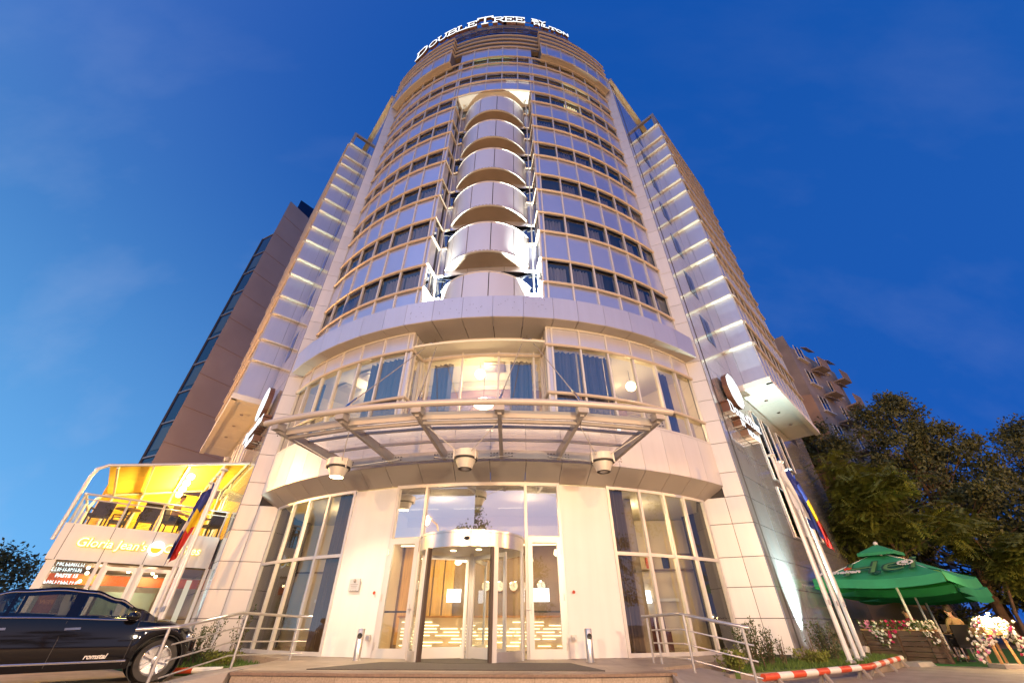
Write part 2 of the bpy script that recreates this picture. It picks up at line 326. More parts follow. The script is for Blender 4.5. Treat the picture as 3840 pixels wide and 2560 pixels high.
def arcpath(r, a, b, step=2.0): return [hp(r, p, 0)[:2] for p in arcl(a, b, step)]
def band(mb, r0, r1, a, b, z0, z1, step=2.0): return mb.sweep(arcpath(r1, a, b, step), [(0, z0), (0, z1), (r0 - r1, z1), (r0 - r1, z0)])
def panels(mb, r, angs, z0, z1, gap=0.02, th=0.05):   # flat cladding panels between consecutive angles
    for a, b in zip(angs[:-1], angs[1:]):
        p, q = hp(r, a, 0), hp(r, b, 0); d = (q - p).normalized(); p, q = p + d * gap / 2, q - d * gap / 2; n = Vector((d.y, -d.x, 0)) * th
        mb.hexa([p + Vector((0, 0, z0 + gap / 2)), q + Vector((0, 0, z0 + gap / 2)), q - n + Vector((0, 0, z0 + gap / 2)), p - n + Vector((0, 0, z0 + gap / 2))],
                [p + Vector((0, 0, z1 - gap / 2)), q + Vector((0, 0, z1 - gap / 2)), q - n + Vector((0, 0, z1 - gap / 2)), p - n + Vector((0, 0, z1 - gap / 2))])
    return mb
def curtain(mb, r, a, b, z0, z1, amp=0.05, wl=0.16):
    n = max(6, int(abs(b - a) * r * 0.01745 / wl * 6)); ps = []
    for i in range(n + 1):
        t = i / n; rr = r + amp * math.sin(t * n / 6 * 2 * math.pi + math.sin(t * 17) * 0.8); ps.append(hp(rr, a + (b - a) * t, 0))
    for p, q in zip(ps[:-1], ps[1:]): mb.quad((p.x, p.y, z0), (q.x, q.y, z0), (q.x, q.y, z1), (p.x, p.y, z1))
    return mb

# ------------------------------------------------------------------ ground
g = MB(); g.add([(-900, -900, 0), (900, -900, 0), (900, 900, 0), (-900, 900, 0)], [(0, 1, 2, 3)])
tag(g.build('ground', M['paving']), 'tan paved forecourt running up to the hotel steps', kind='structure')
road = MB().add([(-200, -16, 0.004), (200, -16, 0.004), (200, -8, 0.004), (-200, -8, 0.004)], [(0, 1, 2, 3)])
tag(road.build('road', M['asphalt']), 'dark asphalt road across the forecourt', kind='structure')
pav = MB().add([(5, 6.5, 0.004), (40, 6.5, 0.004), (40, 12.3, 0.004), (15.6, 12.9, 0.004), (9.5, 9.6, 0.004)], [(0, 1, 2, 3, 4)])
tag(pav.build('road', M['asphalt']), 'dark asphalt strip in front of the green umbrella terrace', kind='structure')

# ------------------------------------------------------------------ hotel tower
hotel = thing('hotel_tower', 'tall round-fronted hotel tower clad in pale metal with rows of tan rails', 'building', (0, 0, 0), 0, None, H)
def hb(mb, name, m, parent=None, **k): return mb.build(name, M[m] if isinstance(m, str) else m, parent or hotel, H, **k)
MU = [12.2, 17.0, 21.9, 26.8, 31.7, 36.7, 41.6]                 # mullion angles right of the recess (mirrored left)
NC = 11.3                                                        # recess corner
RF, RR = 13.0, 12.15                                             # facade and recess radii
ROWS = [(12.65 + 3.25 * k, 14.05 + 3.25 * k) for k in range(6)] + [(31.9, 33.1), (34.78, 36.0)]
RAILP = [(0.0, -0.055), (0.07, -0.065), (0.105, -0.035), (0.11, 0.02), (0.07, 0.052), (0.0, 0.055)]
def railp(z, s=1.0): return [(o * s, z + q * s) for o, q in RAILP]
LITW = {(5, 1, 2): 'litw', (6, 1, 2): 'litw', (6, 1, 3): 'litw'}
# backing walls behind the cladding (kept behind the windows so that curtains have depth)
bk = MB(); z0, z1 = 10.32, 41.0
for s in (-1, 1): band(bk, 12.3, 12.5, *sorted((s * 41.5, s * NC)), z0, z1)
band(bk, 11.6, 11.8, -11.4, 11.4, z0, 30.3); band(bk, 11.9, 12.5, -11.35, 11.35, 30.3, z1)
hb(bk, 'inner_wall', 'dark')
crowd = [z for r in ROWS for z in r]
for s in (-1, 1):
    angs = [s * a for a in [NC] + MU]
    for k, (zb, zt) in enumerate(ROWS):
        ztn = ROWS[k + 1][0] if k < 7 else 37.9
        a0, a1 = (angs[0], angs[-1])
        if k == 0: panels(mb0 := MB(), RF, sorted(angs), 11.25, zb, 0.02); hb(mb0, 'spandrel', 'spandrel')
        if k < 7: hb(panels(MB(), RF, sorted(angs), zt, ztn, 0.02), 'spandrel', 'spandrel')
        hb(panels(MB(), RF, sorted(angs[:2]), zb, zt, 0.02), 'corner_panel', 'spandrel')
        for j in range(6):
            a, b = sorted((angs[j + 1], angs[j + 2])); p, q = hp(12.96, a, 0), hp(12.96, b, 0)
            tilt = 0.0
            w = MB(); zz = Vector((0, 0, 1)); out = Vector((0, 0, 0))
            if k == 0 and s == -1 and j == 3: n = (p + q).normalized(); out = n * 0.22     # one open hopper window
            w.quad(p + zz * zb + out, q + zz * zb + out, q + zz * zt, p + zz * zt)
            hb(w, 'top_floor_window' if k == 7 else 'window', 'glass')
        cm = MB(); lit = []; rc = random.Random(k * 7 + s)
        for j in range(6):
            a, b = sorted((angs[j + 1], angs[j + 2])); key = (k, s, j)
            va = rc.random()
            if key in LITW: lit.append((a, b, LITW[key]))
            elif va < .6: curtain(cm, 12.72 - rc.random() * .1, a + 0.3, b - 0.3, zb, zt - rc.uniform(.02, .12))
            elif va < .8: curtain(cm, 12.7, a + .3, a + rc.uniform(1.5, 3.5), zb, zt)
            elif va < .92: curtain(cm, 12.7, b - rc.uniform(1.2, 3.2), b - .3, zb, zt)
        hb(cm, 'curtain', 'ucurtain')
        for a, b, m in lit: hb(curtain(MB(), 12.72, a + 0.2, b - 0.2, zb, zt), 'lit_blind', m)
        for z in (zb, zt):
            arc = arcpath(13.02, *( (-41.6, -NC) if s < 0 else (NC, 41.6) ))
            if k < 6:
                i1 = hp(RR + .02, s * NC, 0)[:2]; i2 = hp(RR + .02, s * 9.2, 0)[:2]
                arc = arc + [i1, i2] if s < 0 else [i2, i1] + arc
                if k == 5 and z == zt: arc = arc[:-2] if s < 0 else arc[2:]
            hb(MB().sweep(arc, railp(z)), 'cornice_rail', 'rail', smooth=True)
    for a in angs:
        p = hp(13.02, a, 0); top = 36.0
        hb(MB().box((p.x, p.y, (11.3 + top) / 2), (0.07, 0.09, top - 11.3), Matrix.Rotation(R(a), 3, 'Z')), 'mullion', 'frame')
    # recess: side wall, back wall strips, small side windows
    pa, pb = hp(12.1, s * NC, 0), hp(12.98, s * NC, 0)
    for k in range(6):
        zb, zt = ROWS[k]; lo = 11.25 if k == 0 else ROWS[k - 1][1]
        for za, zb_ in ((lo, zb),): 
            n = Vector((-s, 0, 0)) * 0.0
            sw = MB().hexa([pa + Vector((0, 0, za)), pb + Vector((0, 0, za)), pb + Vector((s * .08, 0, za)), pa + Vector((s * .08, 0, za))], [pa + Vector((0, 0, zb_)), pb + Vector((0, 0, zb_)), pb + Vector((s * .08, 0, zb_)), pa + Vector((s * .08, 0, zb_))]); hb(sw, 'recess_wall', 'alu')
        w = MB().quad(pa + Vector((s * .03, 0, zb)), pb + Vector((s * .03, 0, zb)), pb + Vector((s * .03, 0, zt)), pa + Vector((s * .03, 0, zt)))
        hb(w, 'recess_window', 'dglass')
        fr = MB()
        for t in (0.06, 0.5, 0.94): q = pa.lerp(pb, t); fr.box((q.x, q.y, (zb + zt) / 2), (0.05, 0.05, zt - zb))
        hb(fr, 'recess_frame', 'frame')
# centre bays of the two upper rows and recess back wall
CA = [-12.2, -7.35, -2.45, 2.45, 7.35, 12.2]
for k in (6, 7):
    zb, zt = ROWS[k]; lo = 30.3 if k == 6 else ROWS[6][1]
    hb(panels(MB(), RF, CA, lo, zb, 0.02), 'spandrel', 'spandrel')
    for a, b in zip(CA[:-1], CA[1:]):
        p, q = hp(12.96, a, 0), hp(12.96, b, 0); zz = Vector((0, 0, 1))
        hb(MB().quad(p + zz * zb, q + zz * zb, q + zz * zt, p + zz * zt), 'top_floor_window' if k == 7 else 'window', 'glass')
        l = (k == 7 and -8 < a < 3)
        hb(curtain(MB(), 12.72, a + .2, (b - .2) if not (l and a > 1) else a + 2.2, zb, zt, 0.03), 'lit_blind' if l else 'curtain', 'litg' if l else 'ucurtain')
    for z in (zb, zt): hb(MB().sweep(arcpath(13.02, -NC, NC), railp(z)), 'cornice_rail', 'rail', smooth=True)
hb(panels(MB(), RF, CA, 36.0, 37.9, 0.02), 'spandrel', 'spandrel')
hb(MB().sweep(arcpath(13.02, -NC, NC), railp(30.3)), 'cornice_rail', 'rail', smooth=True)
for a in CA[1:-1]:
    p = hp(13.02, a, 0); hb(MB().box((p.x, p.y, 34.1), (0.07, 0.09, 7.6), Matrix.Rotation(R(a), 3, 'Z')), 'mullion', 'frame')
for k in range(7):
    zb, zt = (ROWS[k][0], ROWS[k][1]) if k < 6 else (30.3, 30.3); lo = 11.25 if k == 0 else ROWS[k - 1][1]
    if zb > lo: hb(panels(MB(), RR, [-11.25, -9.5, -4, 4, 9.5, 11.25], lo, zb, 0.02), 'recess_wall', 'spandrel')
    if k < 6: hb(MB().quad(hp(12.1, -11.2, zb), hp(12.1, 11.2, zb), hp(12.1, 11.2, zt), hp(12.1, -11.2, zt)), 'recess_window', 'dglass')
hb(band(MB(), 11.8, 12.98, -11.3, 11.3, 30.28, 30.36), 'recess_soffit', 'white')
# balconies: six bowed metal panels stacked in the recess
SAG, CH = 1.17, 2.0; BR = (CH * CH + SAG * SAG) / (2 * SAG); BY = -(13.15 - BR)
def bal(t, dr=0.0): a = math.asin(CH / BR) if SAG < BR else 0; a = math.atan2(CH, BR - SAG); th = -a + 2 * a * t; return Vector(((BR + dr) * math.sin(th) + 0.02, BY - (BR + dr) * math.cos(th), 0))
for k in range(6):
    zb = 11.15 + 3.25 * k; zt = zb + 1.9; n = 30; zz = Vector((0, 0, 1)); pm = MB(); cuts = [0, .13, .33, .56, .79, .93, 1]
    for c0, c1 in zip(cuts[:-1], cuts[1:]):
        path = [bal(c0 + (c1 - c0) * i / 6 + (0.004 if i == 0 else -0.004 if i == 6 else 0)) for i in range(7)]
        pm.sweep([p[:2] for p in path], [(0, zb), (0, zt), (-.05, zt), (-.05, zb)])
    b = hb(pm, 'balcony', 'balc', smooth=True)
    fp = [bal(i / n) for i in range(n + 1)]; back = [hp(12.14, 9.3 - 18.6 * i / 6, 0) for i in range(7)]; ring = [Vector((p.x, p.y, 0)) for p in fp] + back
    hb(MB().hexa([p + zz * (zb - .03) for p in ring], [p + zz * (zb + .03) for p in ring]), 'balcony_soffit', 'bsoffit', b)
    hb(MB().sweep([p[:2] for p in fp], [(-.08, zt), (-.08, zt + .035), (.03, zt + .035), (.03, zt)]), 'balcony_cap', 'frame', b)
    hb(MB().sweep([p[:2] for p in fp], [(-.08, zb - .06), (-.08, zb - .03), (.015, zb - .03), (.015, zb - .06)]), 'balcony_edge', 'frame', b)
    hb(MB().sweep([bal(i / n, -.06)[:2] for i in range(n + 1)], [(0, zb), (0, zt), (-.02, zt), (-.02, zb)]), 'balcony_backing', 'joint', b)
for s in (-1, 1): hb(MB().tube([hp(12.5, s * 10.0, 11.2), hp(12.5, s * 10.0, 29.5)], 0.035), 'downpipe', 'frame')
# belt over the first floor
BA = [-41.6, -36.4, -31, -26, -21, -16.3, -12.2, -7.35, -2.45, 2.45, 7.35, 12.2, 16.3, 21, 26, 31, 36.4, 41.6]
bt = hb(panels(MB(), 13.56, BA, 10.3, 11.33, 0.012, 0.06), 'belt_canopy', 'alu')
bs = MB()
for a, b in zip(BA[:-1], BA[1:]):
    ri = 12.0 if abs(a + b) / 2 < 12 else 12.9; g = 0.05
    bs.hexa([hp(ri, a + g, 10.29), hp(ri, b - g, 10.29), hp(13.53, b - g, 10.29), hp(13.53, a + g, 10.29)], [hp(ri, a + g, 10.34), hp(ri, b - g, 10.34), hp(13.53, b - g, 10.34), hp(13.53, a + g, 10.34)])
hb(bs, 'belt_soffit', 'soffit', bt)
hb(MB().sweep([hp(13.5, a, 0)[:2] for a in BA], [(0, 10.34), (0, 11.3), (-.62, 11.36), (-.62, 10.34)]), 'belt_top', 'alu', bt)
rv = MB()
for a in (-9.8, -4.9, 0, 4.9, 9.8):
    for i in range(7):
        aa = a + random.uniform(-2, 2); p = hp(13.565, aa * 0.97, random.uniform(10.5, 11.2)); rv.sphere(p * 1.0, 0.011, 6)
hb(rv, 'bolt_heads', 'joint', bt)
# first floor
FA = [NC] + MU
RCA = [-11.0, -9.6, -3.3, 3.3, 9.6, 11.0]
def pane(name, r, a, b, z0, z1, m, parent=None):
    p, q = hp(r, a, 0), hp(r, b, 0); zz = Vector((0, 0, 1)); return hb(MB().quad(p + zz * z0, q + zz * z0, q + zz * z1, p + zz * z1), name, m, parent)
def vbars(r, angs, z0, z1, w=.07, name='mullion', d=.1):
    for a in angs:
        p = hp(r, a, 0); hb(MB().box((p.x, p.y, (z0 + z1) / 2), (w, d, z1 - z0), Matrix.Rotation(R(a), 3, 'Z')), name, 'frame')
for s in (-1, 1):
    angs = sorted(s * a for a in FA)
    hb(panels(MB(), RF, angs, 9.47, 10.24, 0.015), 'spandrel', 'alu')
    hb(panels(MB(), RF, sorted((s * NC, s * 12.2)), 6.62, 9.47, 0.015), 'corner_panel', 'alu')
    for j in range(6):
        a, b = sorted((s * FA[j + 1], s * FA[j + 2]))
        pane('first_floor_window', 12.97, a, b, 7.47, 9.45, 'fglass'); pane('first_floor_window', 12.97, a, b, 6.62, 7.43, 'fglass')
    vbars(13.0, [s * a for a in FA], 6.6, 10.28)
    arc = arcpath(13.02, *((-41.6, -NC) if s < 0 else (NC, 41.6))); i1 = hp(RR + .02, s * NC, 0)[:2]; arc = arc + [i1] if s < 0 else [i1] + arc
    for z in (9.45, 7.45): hb(MB().sweep(arc, railp(z)), 'cornice_rail', 'rail', smooth=True)
    for z, m in ((10.26, 'frame'), (6.62, 'frame')): hb(MB().sweep(arcpath(13.0, *sorted((s * 41.6, s * NC))), [(0, z - .04), (.05, z - .04), (.05, z + .03), (0, z + .03)]), 'window_frame', m)
    pa, pb = hp(12.15, s * NC, 0), hp(12.98, s * NC, 0); zz = Vector((0, 0, 1)); o = Vector((s * .02, 0, 0))
    hb(MB().quad(pa + zz * 9.47, pb + zz * 9.47, pb + zz * 10.28, pa + zz * 10.28), 'recess_wall', 'alu')
    hb(MB().quad(pa + o + zz * 6.6, pb + o + zz * 6.6, pb + o + zz * 9.45, pa + o + zz * 9.45), 'recess_window', 'lglass')
    vbars(12.3, [s * NC], 6.6, 10.28); vbars(12.75, [s * NC], 6.6, 10.28, .05)
hb(panels(MB(), RR, RCA, 9.47, 10.24, 0.015), 'spandrel', 'alu')
for a, b in zip(RCA[:-1], RCA[1:]): pane('first_floor_window', 12.12, a, b, 6.62, 9.45, 'fglass')
vbars(12.17, RCA, 6.6, 10.28)
hb(MB().sweep(arcpath(RR, -11.2, 11.2), railp(9.45)), 'cornice_rail', 'rail', smooth=True)
for z in (10.26, 6.62): hb(MB().sweep(arcpath(RR, -11.2, 11.2), [(0, z - .04), (.05, z - .04), (.05, z + .03), (0, z + .03)]), 'window_frame', 'frame')
hb(band(MB(), 11.9, 13.0, -11.3, 11.3, 6.52, 6.59), 'sill_deck', 'alu')
# first floor room
room = MB(); room.sweep(arcpath(9.6, -44, 44, 4), [(0, 6.4), (0, 10.2), (-.1, 10.2), (-.1, 6.4)]); hb(room, 'room_wall', 'pinkw')
hb(band(MB(), 7.4, 12.95, -41.5, 41.5, 9.62, 9.7), 'room_ceiling', 'ceil'); hb(band(MB(), 7.4, 12.95, -41.5, 41.5, 6.45, 6.55), 'room_floor', 'tiles')
hb(band(MB(), 9.65, 10.0, -41.5, 41.5, 9.35, 9.6), 'ceiling_bulkhead', 'ceil')
for s in (-1, 1): hb(MB().quad(hp(7.6, s * 41.5, 6.5), hp(12.9, s * 41.5, 6.5), hp(12.9, s * 41.5, 9.65), hp(7.6, s * 41.5, 9.65)), 'room_wall', 'cream')
ar = MB(); n = 20
for i in range(n):
    t0, t1 = math.pi * i / n, math.pi * (i + 1) / n
    ar.hexa([(-.1 + r * math.cos(t), -9.72, 8.05 + .85 * r * math.sin(t)) for r, t in ((.8, t0), (1.1, t0), (1.1, t1), (.8, t1))], [(-.1 + r * math.cos(t), -9.64, 8.05 + .85 * r * math.sin(t)) for r, t in ((.8, t0), (1.1, t0), (1.1, t1), (.8, t1))])
hb(ar, 'wall_arch', mat('violet arch', (0.30, 0.24, 0.42), 0.8))
for a, b in ((-9.5, -5.7), (5.4, 9.5), (-20.6, -17.1), (-16.8, -12.4), (-36.4, -33.4), (12.5, 16.8), (17.1, 21.8), (22.0, 23.0), (33.6, 36.5)):
    hb(curtain(MB(), 11.75 if abs(a) < 10 else 12.6, a, b, 6.6, 9.45, 0.06, 0.2), 'first_floor_curtain', 'curtain')
def acunit(psi, r): p = hp(r, psi, 9.59); hb(MB().box(p, (.8, .8, .05), Matrix.Rotation(R(psi), 3, 'Z')).box(p + Vector((0, 0, -.03)), (.45, .45, .03), Matrix.Rotation(R(psi), 3, 'Z')), 'air_vent', 'steel')
acunit(2.2, 11.1); acunit(-25, 11.8); acunit(-33, 11.6); acunit(27, 10.5)
# fascia between lobby and first floor, with a chamfered soffit
FP = [-41.6, -36.5, -32.5, -28.5, -24.4, -20.3, -16.3, -12.2, -7.3, -2.4, 2.6, 7.5, 12.4, 16.6, 20.8, 25, 29.4, 33.6, 37.6, 41.6]
hb(panels(MB(), 13.05, FP, 5.05, 6.58, 0.012, 0.04), 'fascia', 'pier')
ch = MB(); chj = MB()
for a, b in zip(FP[:-1], FP[1:]):
    g = 0.04
    ch.hexa([hp(12.4, a + g, 4.58), hp(12.4, b - g, 4.58), hp(13.05, b - g, 5.04), hp(13.05, a + g, 5.04)], [hp(12.4, a + g, 4.68), hp(12.4, b - g, 4.68), hp(13.0, b - g, 5.12), hp(13.0, a + g, 5.12)])
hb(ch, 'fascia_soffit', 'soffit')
hb(band(MB(), 12.3, 12.97, -41.5, 41.5, 5.12, 6.5), 'inner_wall', 'joint')
# lobby front: bays of glass, white panels, doors
PZ = 0.3
GL, GR = [-38.9, -33.2, -28.6, -23.8, -18.7], [19.85, 25.2, 29.8, 34.1, 39.1]
for A_ in (GL, GR):
    for a, b in zip(A_[:-1], A_[1:]):
        pane('lobby_window', 12.37, a, b, 2.74, 4.56, 'lglass'); pane('lobby_window', 12.37, a, b, PZ + .06, 2.66, 'lglass')
    vbars(12.4, A_, PZ, 4.6, .09, 'lobby_mullion')
    for z in (PZ + .05, 2.7, 4.56): hb(MB().sweep(arcpath(12.38, A_[0], A_[-1]), [(0, z - .045), (.06, z - .045), (.06, z + .045), (0, z + .045)]), 'lobby_transom', 'frame')
for a, b in ((-18.7, -11.1), (12.25, 19.85)): hb(panels(MB(), 12.42, [a + .15, b - .1], PZ, 4.55, 0.01, .12), 'white_panel', 'white')
DO = [-11.1, -6.6, 7.55, 12.25]
for a, b in ((-11.1, -6.6), (7.55, 12.25)): pane('transom_window', 12.37, a, b, 3.1, 4.55, 'tglass')
for a, b in ((-6.6, .45), (.45, 7.55)): pane('transom_window', 12.37, a, b, 3.02, 4.55, 'tglass')
vbars(12.4, DO, PZ, 4.6, .08, 'lobby_mullion')
hb(MB().sweep(arcpath(12.38, -11.1, 12.25), [(0, 4.5), (.06, 4.5), (.06, 4.6), (0, 4.6)]), 'lobby_transom', 'frame')
for s, a, b in ((-1, -11.0, -6.75), (1, 7.7, 12.15)):
    d = MB(); p, q = hp(12.44, a, 0), hp(12.44, b, 0); dv = (q - p).normalized(); zz = Vector((0, 0, 1)); w = .13
    d.bar(p + dv * w / 2 + zz * PZ, p + dv * w / 2 + zz * 3.06, w, .08, dv.cross(zz)); d.bar(q - dv * w / 2 + zz * PZ, q - dv * w / 2 + zz * 3.06, w, .08, dv.cross(zz))
    d.bar(p + dv * w + zz * (PZ + .1), q - dv * w + zz * (PZ + .1), .08, .2); d.bar(p + dv * w + zz * 2.99, q - dv * w + zz * 2.99, .08, .16)
    dd = hb(d, 'door', 'frame'); hb(MB().quad(p + dv * w + zz * (PZ + .2), q - dv * w + zz * (PZ + .2), q - dv * w + zz * 2.91, p + dv * w + zz * 2.91), 'door_glass', 'lglass', dd)
    e = (q - dv * .07) if s < 0 else (p + dv * .07); out = Vector((e.x, e.y, 0)).normalized(); hz = zz * 1.33
    hb(MB().bar(e + out * .04 + hz - zz * .1, e + out * .04 + hz + zz * .12, .04, .02).tube([e + out * .05 + hz, e + out * .11 + hz, e + out * .11 + hz - dv * s * -.16 * -1], .012), 'handle', 'steel', dd)
    hb(MB().bar(p + dv * w + zz * 1.28 - out * .03, q - dv * w + zz * 1.28 - out * .03, .03, .04), 'push_bar', 'black', dd)
    c0 = (p if s < 0 else q) + out * .04
    for z in (.55, 1.6, 2.7): hb(MB().box(c0 + zz * z, (.035, .035, .16)), 'hinge', 'steel', dd)
# corner piers: slanted face plus outer return, tiled
LV = [0.28, 1.15, 1.96, 2.8, 3.8, 4.67, 5.5, 6.6, 7.5, 8.4, 9.3, 10.25]
z = 11.3
while z < 38: LV.append(z); z += 1.0833
LV.append(38.6)
for s in (-1, 1):
    c = Vector((s * 9.22, -9.92)); e = Vector((s * 8.62, -9.70)); gi = Vector((s * 7.90, -9.45))
    t = MB(); t.prism([(c.x, c.y), (e.x, e.y), (s * 8.9, -9.0), (s * 9.6, -9.54)], 0.0, 38.6)
    pr_ = hb(t, 'pier', 'joint')
    tl = MB()
    for z0, z1 in zip(LV[:-1], LV[1:]):
        def tile(a, b, z0=z0, z1=z1):
            d = (b - a).normalized(); n = Vector((d.y, -d.x)) * .03 * 1; a, b = a + d * .008, b - d * .008
            if n.y > 0: n = -n
            tl.hexa([(a.x, a.y, z0 + .01), (b.x, b.y, z0 + .01), (b.x + n.x, b.y + n.y, z0 + .01), (a.x + n.x, a.y + n.y, z0 + .01)], [(a.x, a.y, z1 - .01), (b.x, b.y, z1 - .01), (b.x + n.x, b.y + n.y, z1 - .01), (a.x + n.x, a.y + n.y, z1 - .01)])
        tile(e, c)
        if z1 <= 5.0: tile(gi, e)
    hb(tl, 'pier_tiles', 'pier', pr_)
    hb(MB().prism([(gi.x, gi.y + .02), (e.x, e.y + .02), (s * 8.6, -8.7), (s * 7.9, -8.9)], 0.2, 5.0), 'pier_return', 'joint', pr_)
    # flank wall at 45 degrees, glossy, with joints and narrow windows
    fw = MB(); AL0, AL1 = -.5, 17.0
    AJ = [AL0, 0.35, 1.55, 2.75, 3.85, 5.5, 7.0, 8.5, 10, 12, 14.5, 17.0]
    for z0, z1 in zip(LV[:-1], LV[1:]):
        lo = z0 if z0 > .4 else .35
        for a, b in zip(AJ[:-1], AJ[1:]):
            if z0 > 10 and 3.8 < a < 13.9: continue
            q = [rw(a + .006, 13.58, 0, s), rw(b - .006, 13.58, 0, s), rw(b - .006, 13.52, 0, s), rw(a + .006, 13.52, 0, s)]
            fw.hexa([p + Vector((0, 0, lo + .008)) for p in q], [p + Vector((0, 0, min(z1, 37.0) - .008)) for p in q])
        if z1 >= 37: break
    fwo = hb(fw, 'flank_wall', 'gloss')
    hb(MB().hexa([rw(-.4, 13.52, 0, s), rw(AL1, 13.52, 0, s), rw(AL1, 10.5, 0, s), rw(1.0, 10.5, 0, s)], [rw(-.4, 13.52, 36.9, s), rw(AL1, 13.52, 36.9, s), rw(AL1, 10.5, 36.9, s), rw(1.0, 10.5, 36.9, s)]), 'flank_core', 'joint')
    hb(MB().hexa([rw(-.55, 13.62, .1, s), rw(AL1, 13.62, .1, s), rw(AL1, 13.4, .1, s), rw(-.55, 13.4, .1, s)], [rw(-.55, 13.62, .36, s), rw(AL1, 13.62, .36, s), rw(AL1, 13.4, .36, s), rw(-.55, 13.4, .36, s)]), 'plinth', 'conc')
    for k in range(7):
        zb, zt = ROWS[k][0] - .15, ROWS[k][1] + .1
        for a in (1.75, 2.3):
            hb(MB().quad(rw(a, 13.595, zb, s), rw(a + .5, 13.595, zb, s), rw(a + .5, 13.595, zt, s), rw(a, 13.595, zt, s)), 'flank_window', 'dglass')
    for a, zb, zt in ((4.6, 6.3, 9.6), (6.2, 6.3, 9.6), (8.6, 7.6, 9.6), (4.4, 3.9, 5.9), (6.6, 4.2, 6.2), (8.4, 4.2, 6.2)):
        hb(MB().quad(rw(a, 13.595, zb, s), rw(a + 1.1, 13.595, zb, s), rw(a + 1.1, 13.595, zt, s), rw(a, 13.595, zt, s)), 'flank_window', 'dglass')
        f = MB()
        for p, q in (((a, zb), (a + 1.1, zb)), ((a, zt), (a + 1.1, zt)), ((a, zb), (a, zt)), ((a + 1.1, zb), (a + 1.1, zt))): f.bar(rw(p[0], 13.60, p[1], s), rw(q[0], 13.60, q[1], s), .06, .05)
        hb(f, 'flank_frame', 'frame')
    # lit cornice at the top of the flank
    hb(MB().hexa([rw(-.6, 13.8, 37.75, s), rw(9, 13.8, 37.75, s), rw(9, 12, 37.75, s), rw(-.6, 12, 37.75, s)], [rw(-.6, 13.8, 38.1, s), rw(9, 13.8, 38.1, s), rw(9, 12, 38.1, s), rw(-.6, 12, 38.1, s)]), 'flank_cornice', 'rail')
    hb(MB().hexa([rw(-.4, 13.3, 36.95, s), rw(9, 13.3, 36.95, s), rw(9, 13.2, 36.95, s), rw(-.4, 13.2, 36.95, s)], [rw(-.4, 13.3, 37.7, s), rw(9, 13.3, 37.7, s), rw(9, 13.2, 37.7, s), rw(-.4, 13.2, 37.7, s)]), 'lit_gallery', emis('gallery light %d' % s, (1.0, 0.72, 0.25), 0.55))
    # projecting wing
    W0, W1, N0, N1 = 3.85, (12.6 if s > 0 else 14.0), 13.55, 14.98
    def wp(a, n, z): return rw(a, n, z, s)
    wg = MB().hexa([wp(W0 + .05, N0, 10.4), wp(W1, N0, 10.4), wp(W1, N1 - .06, 10.4), wp(W0 + .05, N1 - .06, 10.4)], [wp(W0 + .05, N0, 35), wp(W1, N0, 35), wp(W1, N1 - .06, 35), wp(W0 + .05, N1 - .06, 35)])
    wing = hb(wg, 'wing', 'joint')
    fz = [10.55] + [z_ for r_ in ROWS[:7] for z_ in r_] + [35.0]
    fp_ = MB()
    for z0, z1 in zip(fz[:-1], fz[1:]):
        for n0, n1 in ((N0, N0 + .43), (N0 + .43, N1)):
            q = [wp(W0, n0 + .006, 0), wp(W0, n1 - .006, 0), wp(W0 + .05, n1 - .006, 0), wp(W0 + .05, n0 + .006, 0)]
            fp_.hexa([p + Vector((0, 0, z0 + .01)) for p in q], [p + Vector((0, 0, z1 - .01)) for p in q])
    hb(fp_, 'wing_front', 'alu', wing)
    for z_ in fz[1:]:
        hb(MB().hexa([wp(W0 - .2, N0 + .02, z_ - .035), wp(W0 - .2, N1 + .02, z_ - .035), wp(W0, N1 + .02, z_ - .035), wp(W0, N0 + .02, z_ - .035)], [wp(W0 - .2, N0 + .02, z_ + .035), wp(W0 - .2, N1 + .02, z_ + .035), wp(W0, N1 + .02, z_ + .035), wp(W0, N0 + .02, z_ + .035)]), 'fin', 'white', wing)
    sof = MB()
    for a, b in ((W0 - .15, 4.2), (4.2, 6.2), (6.2, 8.2), (8.2, 10.2), (10.2, 12.2), (12.2, W1)):
        q = [wp(a + .008, N0, 0), wp(b - .008, N0, 0), wp(b - .008, N1 + .1, 0), wp(a + .008, N1 + .1, 0)]
        sof.hexa([p + Vector((0, 0, 10.3)) for p in q], [p + Vector((0, 0, 10.42)) for p in q])
    hb(sof, 'wing_soffit', 'white', wing)
    hb(MB().hexa([wp(W0 - .2, N1 - .1, 10.26), wp(W1 + .1, N1 - .1, 10.26), wp(W1 + .1, N1 + .16, 10.26), wp(W0 - .2, N1 + .16, 10.26)], [wp(W0 - .2, N1 - .1, 10.55), wp(W1 + .1, N1 - .1, 10.55), wp(W1 + .1, N1 + .16, 10.55), wp(W0 - .2, N1 + .16, 10.55)]), 'wing_edge', 'white', wing)
    hb(MB().hexa([wp(W0 - .24, N0, 10.26), wp(W0 - .24, N1 + .16, 10.26), wp(W0, N1 + .16, 10.26), wp(W0, N0, 10.26)], [wp(W0 - .24, N0, 10.55), wp(W0 - .24, N1 + .16, 10.55), wp(W0, N1 + .16, 10.55), wp(W0, N0, 10.55)]), 'wing_edge', 'white', wing)
    for a in (5.6, 7.6, 9.8): hb(MB().lathe([(.09, 0), (.09, .03), (.05, .035), (.05, .02)], wp(a, 14.3, 10.26), 12), 'downlight', 'chrome', wing)
    # long side of the wing: spandrels, windows, rails
    zs = [10.55] + [z_ for r_ in ROWS[:7] for z_ in r_] + [35.0]
